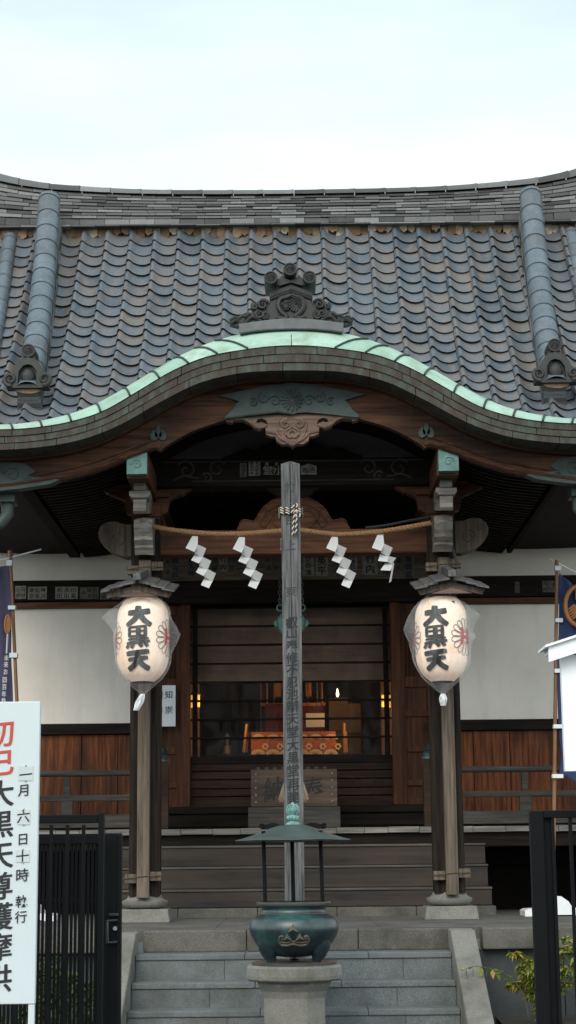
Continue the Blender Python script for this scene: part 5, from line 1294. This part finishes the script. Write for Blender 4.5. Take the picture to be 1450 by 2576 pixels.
for ang in (R(-145), R(-35), R(90)):
    cx_, sy_ = math.cos(ang), math.sin(ang)
    pts = [(xb + br(r) * cx_, Ybn + br(r) * sy_, Bz(v)) for r, v in ((250, 1500), (262, 1560), (255, 1610), (238, 1645), (232, 1670))]
    obj('leg', MB().tube(pts, [br(110), br(92), br(62), br(44), br(40)], 12), M['bronze'], bur, smooth=True)
# crest of three triangles on a wave, on the front of the bowl
e = MB(); 
def bp(x, v, off=.0):
    r = br(interp(sorted([(vv, rr) for rr, vv in pf[:33]]), v)); dx = br(x); 
    return (xb + dx, Ybn - math.sqrt(max(r * r - dx * dx, .001)) - off, Bz(v))
def tri(pts, off):
    a = [bp(x, v, off) for x, v in pts]; cen = bp(sum(p[0] for p in pts) / 3, sum(p[1] for p in pts) / 3, off + .018); n = len(a)
    e.add(a + [cen] + [bp(x, v, -.01) for x, v in pts], [(0, 1, 3), (1, 2, 3), (2, 0, 3), (0, 4, 5, 1), (1, 5, 6, 2), (2, 6, 4, 0)])
tri([(-8, 1318), (-50, 1395), (38, 1395)], .016); tri([(-58, 1402), (-98, 1470), (-10, 1476)], .016); tri([(46, 1402), (6, 1476), (92, 1468)], .016)
e.tube([bp(x, v, .008) for x, v in smooth_tab([(-118, 1455), (-122, 1480), (-112, 1505), (-60, 1512), (-10, 1500), (50, 1512), (105, 1505), (122, 1478), (118, 1450), (105, 1432), (88, 1440)], 4)], br(12), 7)
e.tube([bp(x, v, .008) for x, v in smooth_tab([(-120, 1482), (-60, 1488), (-8, 1478), (50, 1488), (118, 1480)], 4)], br(9), 6)
for sg in (-1, 1): e.tube([bp(sg * x, v, .010) for x, v in smooth_tab([(112, 1500), (128, 1470), (118, 1435), (96, 1430), (92, 1450), (104, 1458)], 4)], br(10), 6)
obj('crest', e, M['brass'], bowl, smooth=False)
for (x0, x1, a) in ((-250, -258, 0), (-8, -10, 0), (245, 238, 0)):
    dy = {-250: -.12, -8: .2, 245: -.12}[x0]
    obj('canopy_rod', MB().tube([(xb + br(x0 + 6), Ybn + dy, Bz(1150)), (xb + br(x1), Ybn + dy, bz(500))], br(18), 10), M['black'], bur, smooth=True)
cz = lambda v: bz(v)
cp_ = [(502, 584), (494, 580), (430, 562), (350, 535), (270, 504), (190, 472), (130, 453), (60, 444), (.3, 442)]
can = MB(); n = 60
vs_ = []
def canp(a, t):
    i = t * (len(cp_) - 1); q = min(int(i), len(cp_) - 2); r = lerp(cp_[q][0], cp_[q + 1][0], i - q); v = lerp(cp_[q][1], cp_[q + 1][1], i - q)
    ang = 6.283 * a; w_ = .5 + .5 * math.cos(6 * ang); rr = br(r) * (1 - .035 * (1 - w_) * r / 490); return (xb + rr * math.cos(ang), Ybn + rr * math.sin(ang), bz(v) + .003 * w_ * (r / 490) ** 3)
can.grid(canp, n, 24, wrap=True)
can.grid(lambda a, t: (lambda p: (p[0], p[1], p[2] - .010 - .0 * t))(canp(a, t * .96)), n, 24, wrap=True)
can.tube([canp(i / n, 0) for i in range(n + 1)], .004, 6)
canopy = obj('canopy', can, M['bronzecan'], bur, smooth=True)
e = MB()
for sg in (-1, 1):
    q = smooth_tab([(sg * 280, 462), (sg * 268, 444), (sg * 240, 446), (sg * 190, 434), (sg * 150, 436), (sg * 105, 455)], 4)
    pts = [(xb + br(x), Ybn + .22, bz(v - 12)) for x, v in q]; lo = [(xb + br(x), Ybn + .22, bz(478)) for x, v in q]
    e.band([(a[0], a[2]) for a in lo], [(a[0], a[2]) for a in pts], Ybn + .20, Ybn + .23)
    e.tube([(xb + br(sg * 278) + .014 * math.cos(i), Ybn + .2, bz(448) + .014 * math.sin(i)) for i in range(7)], .010, 6)
obj('canopy_scroll', e, M['black'], canopy)
e = MB().lathe([(br(62), bz(452)), (br(64), bz(436)), (br(50), bz(424)), (br(28), bz(415)), (br(22), bz(405)), (br(36), bz(396)), (br(44), bz(368)), (br(40), bz(362)), (br(22), bz(358)), (br(30), bz(346)), (br(46), bz(325)), (br(46), bz(308)), (br(34), bz(288)), (br(14), bz(272)), (.001, bz(245))], 22, xb, Ybn, cap=False)
for q in range(8):
    a = 6.283 * q / 8 + .2; e.tube([(xb + br(r) * math.cos(a), Ybn + br(r) * math.sin(a), bz(v)) for r, v in smooth_tab([(34, 352), (54, 325), (52, 292), (34, 268), (16, 272), (4, 246)], 3)], br(5), 5)
for q in range(10):
    a = 6.283 * q / 10; e.tube([(xb + br(r) * math.cos(a), Ybn + br(r) * math.sin(a), bz(v)) for r, v in ((36, 396), (45, 382), (47, 364))], [br(11), br(13), br(6)], 5)
obj('finial', e, M['finial'] if 'finial' in M else M['verdigris'], canopy, smooth=True)
e = MB().lathe([(.001, Bz(1200)), (br(262), Bz(1196)), (br(262), Bz(1190)), (.001, Bz(1188))], 30, xb, Ybn, cap=False); obj('ash', e, M['pave'], bowl)

# ---- gates
def rail_box(b, u0, u1, v0, v1, Y, d): 
    a, c = P(u0, v1, Y), P(u1, v0, Y); return b.box(a.x, c.x, Y, Y + d, a.z, c.z)
Yq = 9.0
gt_ = thing('metal_gate', 'black metal gate with widely spaced bars, just behind the lettered white sign', 'gate', (-1.1, Yq, 0), 'black metal entrance gates')
a, c = P(242, 2576, Yq), P(262, 2045, Yq)
obj('gate_post', MB().box(a.x, c.x, Yq - .01, Yq + .05, 0.02, c.z), M['black'], gt_, bevel=.004)
X0 = -2.3
z1, z0 = P(200, 2050, Yq).z, P(200, 2071, Yq).z
obj('top_rail', MB().box(X0, a.x, Yq, Yq + .04, z0, z1), M['black'], gt_, bevel=.003); obj('bottom_rail', MB().box(X0, a.x, Yq, Yq + .04, .06, .12), M['black'], gt_, bevel=.003)
b = MB(); uu = 208
while uu > -90: 
    p = P(uu, 2200, Yq); b.box(p.x - .0085, p.x + .0085, Yq + .01, Yq + .03, .12, z0 - .009); uu -= 41
obj('gate_bars', b, M['black'], gt_)
Y2 = 9.25
g2 = thing('metal_gate', 'black metal gate leaf of close upright bars with a handle on its broad edge', 'gate', (-1.1, Y2, 0), 'black metal entrance gates')
a, c = P(243, 2576, Y2), P(305, 2096, Y2)
st = obj('gate_stile', MB().box(a.x, c.x, Y2, Y2 + .06, .02, c.z).box(c.x - .02, c.x + .004, Y2 - .008, Y2 + .05, .02, c.z - .004), M['black'], g2, bevel=.005)
z1, z0 = P(200, 2098, Y2).z, P(200, 2124, Y2).z
obj('top_rail', MB().box(X0, a.x, Y2, Y2 + .05, z0, z1), M['black'], g2, bevel=.003); obj('bottom_rail', MB().box(X0, a.x, Y2, Y2 + .05, .06, .14), M['black'], g2, bevel=.003)
for vv in (2263, 2400): obj('middle_rail', MB().box(X0, a.x, Y2 + .016, Y2 + .04, P(200, vv, Y2).z - .011, P(200, vv, Y2).z), M['black'], g2)
b = MB(); uu = 240
while uu > -90:
    p = P(uu, 2300, Y2); b.box(p.x - .0062, p.x + .0062, Y2 + .015, Y2 + .035, .14, z0 - .001); uu -= 10.3
obj('gate_bars', b, M['black'], g2)
a, c = P(272, 2371, Y2), P(296, 2316, Y2); b = MB()
b.tube([(c.x - .004, Y2 - .005, c.z), (a.x, Y2 - .05, c.z), (a.x, Y2 - .05, a.z), (c.x - .004, Y2 - .005, a.z)], .009, 8)
obj('handle', b, M['handle'], st, smooth=True)
p = P(290, 2336, Y2); b = MB().tube([(p.x, Y2 - .012, p.z), (p.x, Y2 + .01, p.z)], .011, 14); p = P(290, 2302, Y2); obj('latch', MB().box(p.x - .03, p.x + .02, Y2 - .03, Y2 - .009, p.z - .006, p.z + .008), M['handle'], st, bevel=.003)
obj('lock', b, M['steel'], st, smooth=True)
g3 = thing('metal_gate', 'black metal gate with thin upright bars standing before the yellow-leaved shrubs', 'gate', (1.3, Yq, 0), 'black metal entrance gates')
a, c = P(1346, 2400, Yq), P(1365, 2040, Yq)
obj('gate_post', MB().box(a.x, c.x + .004, Yq - .01, Yq + .05, 0.02, c.z), M['black'], g3, bevel=.004)
a2, c2 = P(1367, 2400, Yq + .03), P(1393, 2058, Yq)
obj('gate_stile', MB().box(a2.x, c2.x, Yq + .03, Yq + .06, .02, c2.z), M['black'], g3, bevel=.003)
z1, z0 = P(1400, 2039, Yq).z, P(1400, 2058, Yq).z
obj('top_rail', MB().box(c.x + .004, 2.6, Yq, Yq + .04, z0, z1), M['black'], g3, bevel=.003); obj('bottom_rail', MB().box(c.x + .005, 2.6, Yq, Yq + .04, .06, .12), M['black'], g3, bevel=.003)
b = MB()
for u in (1397, 1442, 1484, 1526, 1568): p = P(u, 2200, Yq); b.box(p.x - .0085, p.x + .0085, Yq + .01, Yq + .03, .12, z0 - .001)
obj('gate_bars', b, M['black'], g3)

# ---- upright festival sign at the left
Yz = 8.0; ks = Yz / 4403
xr = (P(97, 1800, Yz).x + P(92, 2500, Yz).x) / 2; zt, zb_ = P(60, 1765, Yz).z, P(60, 2527, Yz).z; xl = xr - 196 * ks
t = thing('event_sign', 'tall white upright sign with red and black lettering on a white post frame', 'sign', ((xl + xr) / 2, Yz, 0))
fr_ = obj('sign_face', MB().box(xl, xr, Yz, Yz + .035, zb_, zt), M['white'], t, bevel=.004)
for u in (79.5, -82): 
    p = P(u, 2560, Yz + .02); obj('leg', MB().box(p.x - .014, p.x + .014, Yz + .005, Yz + .03, 0, zb_ - .001), M['white'], t, bevel=.003)
CH = [('初', 1846, 'red'), ('巳', 1919, 'red'), ('大', 1997, 'ink'), ('黒', 2074, 'ink'), ('天', 2152, 'ink'), ('尊', 2230, 'ink'), ('護', 2307, 'ink'), ('摩', 2384, 'ink'), ('供', 2463, 'ink')]
b = MB(); b2 = MB()
for ch, v, m_ in CH:
    p = P(-1 - (v - 2150) * .013, v, Yz); (b if m_ == 'red' else b2).text(ch, p.x, Yz - .0025, p.z, 70 * ks, .026, shear=.10, sx=1.0)
obj('red_lettering', b, M['red'], fr_); 
for ch, u, v, s_ in (('一', 65, 1949, 34), ('月', 61, 1988, 32), ('六', 59, 2054, 34), ('日', 58, 2111, 31), ('十', 57, 2155, 34), ('時', 56, 2202, 34), ('執', 54, 2268, 31), ('行', 53, 2307, 31)):
    p = P(u, v, Yz); b2.text(ch, p.x, Yz - .0050, p.z, s_ * ks, .009, shear=.10)
obj('black_lettering', b2, M['ink'], fr_)
for (u, v, w_, h_) in ((65, 1946, 36, 36), (60, 2056, 31, 37), (58, 2154, 33, 30)):
    p = P(u, v, Yz); e = MB().box(p.x - w_ * ks, p.x + w_ * ks, Yz - .003, Yz - .001, p.z - h_ * ks, p.z + h_ * ks) if 0 else MB().box(p.x - w_ * ks / 2, p.x + w_ * ks / 2, Yz - .0035, Yz - .0008, p.z - h_ * ks / 2, p.z + h_ * ks / 2)
    o = obj('taped_card', e, M['card'], fr_)
    e = MB()
    for sg in (-1, 1): e.tube([(p.x, Yz - .006, p.z + sg * h_ * ks * .52), (p.x, Yz - .0008, p.z + sg * h_ * ks * .52)], .004, 8)
    obj('drawing_pin', e, M['steel'], fr_)

# ---- white roofed notice board at the right
Yh = 8.6; kh = Yh / 4403
xl = (P(1409, 1660, Yh).x + P(1426, 1940, Yh).x) / 2; zt, zb_ = P(1420, 1648, Yh).z, P(1430, 1941, Yh).z; W = .62
t = thing('notice_board', 'white notice board under a small white pitched roof, in front of the navy banner', 'notice board', (xl + W / 2, Yh, 0))
obj('board', MB().box(xl, xl + W, Yh, Yh + .05, zb_, zt), M['board'], t, bevel=.003)
pk = P(1366, 1640, Yh); xm = xl + W / 2
for sg in (-1, 1):
    xe = xm + sg * (xm - P(1366, 1640, Yh).x); ze = P(1368, 1650, Yh).z; sl_ = .315; zp = ze + abs(xe - xm) * sl_
    def para(y0, y1, e0, t0, t1, sh=0):
        pts = [(xe - sg * sh, ze + t0 + sh * sl_), (xm, zp + t0), (xm, zp + t1), (xe - sg * sh, ze + t1 + sh * sl_)]
        return MB().prism(pts if sg < 0 else pts[::-1], y0, y1)
    obj('roof_panel', para(Yh - .10, Yh + .16, 0, .030, .042), M['board'], t)
    obj('barge_strip', para(Yh - .08, Yh - .06, 0, -.045, .029, .018), M['board'], t)
    obj('roof_lining', para(Yh - .059, Yh + .15, 0, .0, .029, .03), M['board'], t)
obj('post', MB().box(xm - .04, xm + .04, Yh + .06, Yh + .13, 0, zt), M['board'], t, bevel=.004)

# ---- banners with poles and water-weighted bases
def banner(tag_, pole, base_v, Y, cloth_mat, clothpts, ties, label, arm, marks):
    p_top, p_bot = P(*pole[0], Y), P(*pole[1], Y)
    zb_ = TZ; d = (p_top - p_bot).normalized(); foot = p_bot + d * ((zb_ + .05 - p_bot.z) / d.z)
    t = thing('banner', label, 'banner', (foot.x, Y, zb_), 'upright banners before the hall')
    pl_ = obj('pole', MB().tube([foot, p_bot.lerp(p_top, .36), p_top], [.021, .019, .017], 10).tube([p_bot.lerp(p_top, .345), p_bot.lerp(p_top, .36)], .027, 10).tube([p_top - d * .03, p_top + d * .035], .024, 10), M['pole'], t, smooth=True)
    a, c = P(*arm[0], Y), P(*arm[1], Y); obj('cross_arm', MB().tube([a, c], .008, 8), M['whiteplastic'], t, smooth=True)
    def cl(u_, v_):
        i = v_ * (len(clothpts) - 1); q = min(int(i), len(clothpts) - 2); f = i - q
        uA = lerp(clothpts[q][0], clothpts[q + 1][0], f); vA = lerp(clothpts[q][1], clothpts[q + 1][1], f); uB = lerp(clothpts[q][2], clothpts[q + 1][2], f); vB = lerp(clothpts[q][3], clothpts[q + 1][3], f)
        p = P(lerp(uA, uB, u_), lerp(vA, vB, u_), Y - .02); return (p.x, Y - .02 + .05 * math.sin(5.5 * u_ + 1.2 * v_) * u_ + .02 * math.sin(13 * u_ + 3 * v_), p.z)
    cloth = obj('cloth', MB().grid(cl, 26, 44), M[cloth_mat], t, smooth=True)
    sd_ = cloth.modifiers.new('thickness', 'SOLIDIFY'); sd_.thickness = .003
    for (u0, u1, v, h_) in ties:
        a, c = P(u0, v + h_, Y - .03), P(u1, v - h_, Y - .03); obj('tie', MB().box(a.x, c.x, Y - .055, Y + .022, a.z, c.z), M['whiteplastic'], t)
    marks(cloth, Y - .09)
    bx, bz_ = foot.x, zb_; b = MB(); prof_ = [(-.30, 0), (-.30, .055), (-.27, .07), (-.17, .075), (-.13, .14), (-.06, .19), (.06, .19), (.13, .14), (.17, .075), (.27, .07), (.30, .055), (.30, 0), (.22, 0), (.18, .012), (-.18, .012), (-.22, 0)]
    b.prism([(bx + x, bz_ + z) for x, z in prof_][::-1], Y - .20, Y + .20)
    b.tube([(bx - .07, Y - .1, bz_ + .18), (bx - .07, Y - .1, bz_ + .38)], .009, 8); b.tube([(bx - .07, Y - .1, bz_ + .32), (bx - .07, Y - .1, bz_ + .42)], .018, 8)
    obj('weighted_base', b, M['whiteplastic'], t, bevel=.015)
def marks_r(cloth, Y):
    b = MB(); c = P(1462, 1525, Y); r = 52 * Y / 4403
    ring = [(c.x + r * .75 * math.cos(a), Y, c.z + r * math.sin(a)) for a in [6.283 * i / 40 for i in range(41)]]
    b.tube(ring, .022, 6)
    for q in range(3):
        a0 = math.pi / 2 + q * 2.094
        for w_ in range(5):
            a = a0 + (w_ - 2) * .16; b.tube([(c.x + r * .12 * math.cos(a0) * .75, Y, c.z + r * .12 * math.sin(a0)), (c.x + r * .45 * math.cos(a0 + (w_ - 2) * .3) * .75, Y, c.z + r * .45 * math.sin(a0 + (w_ - 2) * .3)), (c.x + r * .84 * math.cos(a) * .75, Y, c.z + r * .84 * math.sin(a))], [.008, .018, .008], 5)
    obj('printed_crest', b, M['orange'], cloth)
def marks_l(cloth, Y):
    b = MB(); b.mi = 0
    for ch, u, v in (('未', 16, 1655), ('来', 15, 1672), ('お', 14, 1690), ('四', 12, 1710), ('百', 11, 1728), ('年', 10, 1746), ('祭', 9, 1764)):
        p = P(u, v, Y); b.text(ch, p.x, Y, p.z, 16 * Y / 4403, .03, sx=.75)
    b.tube([P(19, 1595, Y), P(18, 1620, Y), P(16.5, 1644, Y)], .010, 5)
    obj('printed_text', b, M['paper'], cloth); b = MB(); c = P(19, 1570, Y); b.tube([(c.x + .025 * math.cos(a), Y, c.z + .09 * math.sin(a)) for a in [6.283 * i / 16 for i in range(17)]], .012, 5); b.prism([(c.x + .022 * math.cos(a), c.z + .085 * math.sin(a)) for a in [6.283 * i / 16 for i in range(16)]], Y, Y + .01)
    obj('printed_crest', b, M['orange'], cloth)
Yv = 17.7
banner('r', [(1402, 1418), (1392, 2250)], 2270, Yv, 'navy', [(1407, 1440, 1465, 1490), (1408, 1500, 1500, 1530), (1407, 1600, 1508, 1610), (1402, 1640, 1510, 1660), (1404, 1760, 1512, 1790), (1408, 1850, 1514, 1880), (1414, 1900, 1516, 1960), (1408, 1945, 1518, 2010)],
       [(1397, 1411, 1430, 6), (1398, 1416, 1561, 5), (1396, 1414, 1688, 5), (1393, 1419, 1828, 5), (1390, 1417, 1953, 5)], 'deep navy banner with an orange crest on a brown pole behind the white notice board', [(1385, 1407), (1450, 1440)], marks_r)
banner('l', [(26, 1394), (66, 2290)], 2300, Yv, 'violet', [(22, 1420, -70, 1440), (27, 1500, -72, 1510), (28, 1580, -70, 1600), (27, 1650, -66, 1660), (31, 1720, -62, 1730), (33, 1800, -58, 1810), (38, 1900, -54, 1915), (42, 2000, -50, 2010)],
       [(16, 31, 1417, 7), (21, 39, 1529, 5), (24, 44, 1649, 6), (28, 54, 1800, 5)], 'faded violet banner with white lettering on a brown pole behind the upright sign', [(-14, 1413), (104, 1382)], marks_l)

# ---- shrubs
def leaf(b, p, d, L, wd, droop=.3):
    d = Vector(d).normalized(); sdv = d.cross(Vector((0, 0, 1)))
    if sdv.length < .05: sdv = Vector((1, 0, 0))
    sdv.normalize(); roll = random.uniform(-.7, .7); up = sdv.cross(d); sdv = (sdv * math.cos(roll) + up * math.sin(roll))
    tip = p + d * L + Vector((0, 0, -droop * L)); m1 = p + d * L * .35 + sdv * wd; m2 = p + d * L * .35 - sdv * wd; m3 = p + d * L * .72 + sdv * wd * .45 + Vector((0, 0, -droop * L * .4)); m4 = p + d * L * .72 - sdv * wd * .45 + Vector((0, 0, -droop * L * .4)); mid = p + d * L * .5 + Vector((0, 0, -.012 - droop * L * .2))
    b.add([p, m1, m3, tip, m4, m2, mid], [(0, 1, 6), (1, 2, 6), (2, 3, 6), (3, 4, 6), (4, 5, 6), (5, 0, 6)])
def branch(ls, st, p0, pts, nl, L, side=True):
    q = smooth_tab([tuple(p0 + Vector(x)) for x in pts], 5); st.tube(q, [lerp(.007, .002, i / (len(q) - 1)) for i in range(len(q))], 5)
    for i in range(nl):
        f = random.uniform(.2, 1.0); p = Vector(q[int(f * (len(q) - 1))]); a = random.uniform(0, 6.28)
        leaf(ls, p, (math.cos(a), math.sin(a) * .8, random.uniform(-.9, .35)), L * random.uniform(.7, 1.3), L * .26)
def shrub(x, y, z, h, n, spread, mat, label, L=.065, nl=20, extra=None, grp=None):
    t = thing('shrub', label, 'shrub', (x, y, z), grp); ls, st = MB(), MB(); p0 = Vector((x, y, z))
    for i in range(n):
        a = random.uniform(0, 6.283); s_ = spread * random.uniform(.3, 1); hh = h * random.uniform(.55, 1.05)
        branch(ls, st, p0, [(0, 0, -.03), (s_ * .2 * math.cos(a), s_ * .2 * math.sin(a), hh * .5), (s_ * .65 * math.cos(a), s_ * .5 * math.sin(a), hh * .9), (s_ * math.cos(a), s_ * .7 * math.sin(a), hh * random.uniform(.75, 1.0))], nl, L)
    if extra: extra(ls, st)
    obj('foliage', ls, M[mat], t); obj('stem', st, M['stem'], t)
Ysb = 14.0; sp = P(1345, 2560, Ysb)
def reach(ls, st):
    pts = [P(u, v, Ysb - .15) for u, v in smooth_tab([(1330, 2560), (1318, 2505), (1290, 2466), (1250, 2442), (1200, 2432), (1166, 2440)], 6)]
    st.tube(pts, [lerp(.006, .0015, i / (len(pts) - 1)) for i in range(len(pts))], 5)
    for u in (1172, 1190, 1210, 1226, 1240, 1252, 1262, 1275, 1284):
        p = P(u, interp([(1166, 2440), (1200, 2433), (1250, 2442), (1290, 2466)], u), Ysb - .15); leaf(ls, p, (random.uniform(-.25, .25), random.uniform(-.3, .1), -1), .068, .021, .1)
        leaf(ls, p, (random.choice((-1, 1)), -.2, .15), .05, .013, .2)
shrub(sp.x + .08, Ysb, .46, .60, 34, .34, 'leaf', 'yellow-green shrub with drooping pointed leaves and one long arching shoot, beside the stone steps', .062, 38, reach)
shrub(sp.x + .52, Ysb + .1, .46, .74, 22, .36, 'leaf', 'yellow-green shrub without a long shoot, seen between the thin gate bars', .07, 34, None)
xs0 = [P(u, 2450, 13.9).x for u in (110, 155, 205, 60)]
for i, x in enumerate(xs0):
    shrub(x, 13.9 + .12 * (i % 2), .46, (.60, .52, .46, .7)[i], 13, .26, 'leafd', ('low dark green shrub', 'low dark green shrub', 'low dark green shrub', 'low dark green shrub')[i] + ' in the bed behind the close-barred gate leaf', .07, 24, None, 'green shrubs behind the close-barred gate')
g = MB()
for i in range(2600):
    x = random.uniform(-3.4, -1.65); y = random.uniform(10.5, 14.7); leaf(g, Vector((x, y, .47)), (random.uniform(-1, 1), random.uniform(-1, 1), random.uniform(.3, 1.6)), random.uniform(.06, .16), .018)
o = obj('ground_cover', g, M['leafd']); tag(o, 'low dark green ground cover behind the close-barred gate', 'ground cover', kind='stuff')

for o in list(COL.objects):
    if o.type == 'MESH' and o.parent is None and 'kind' not in o and 'category' not in o: print('untagged', o.name)
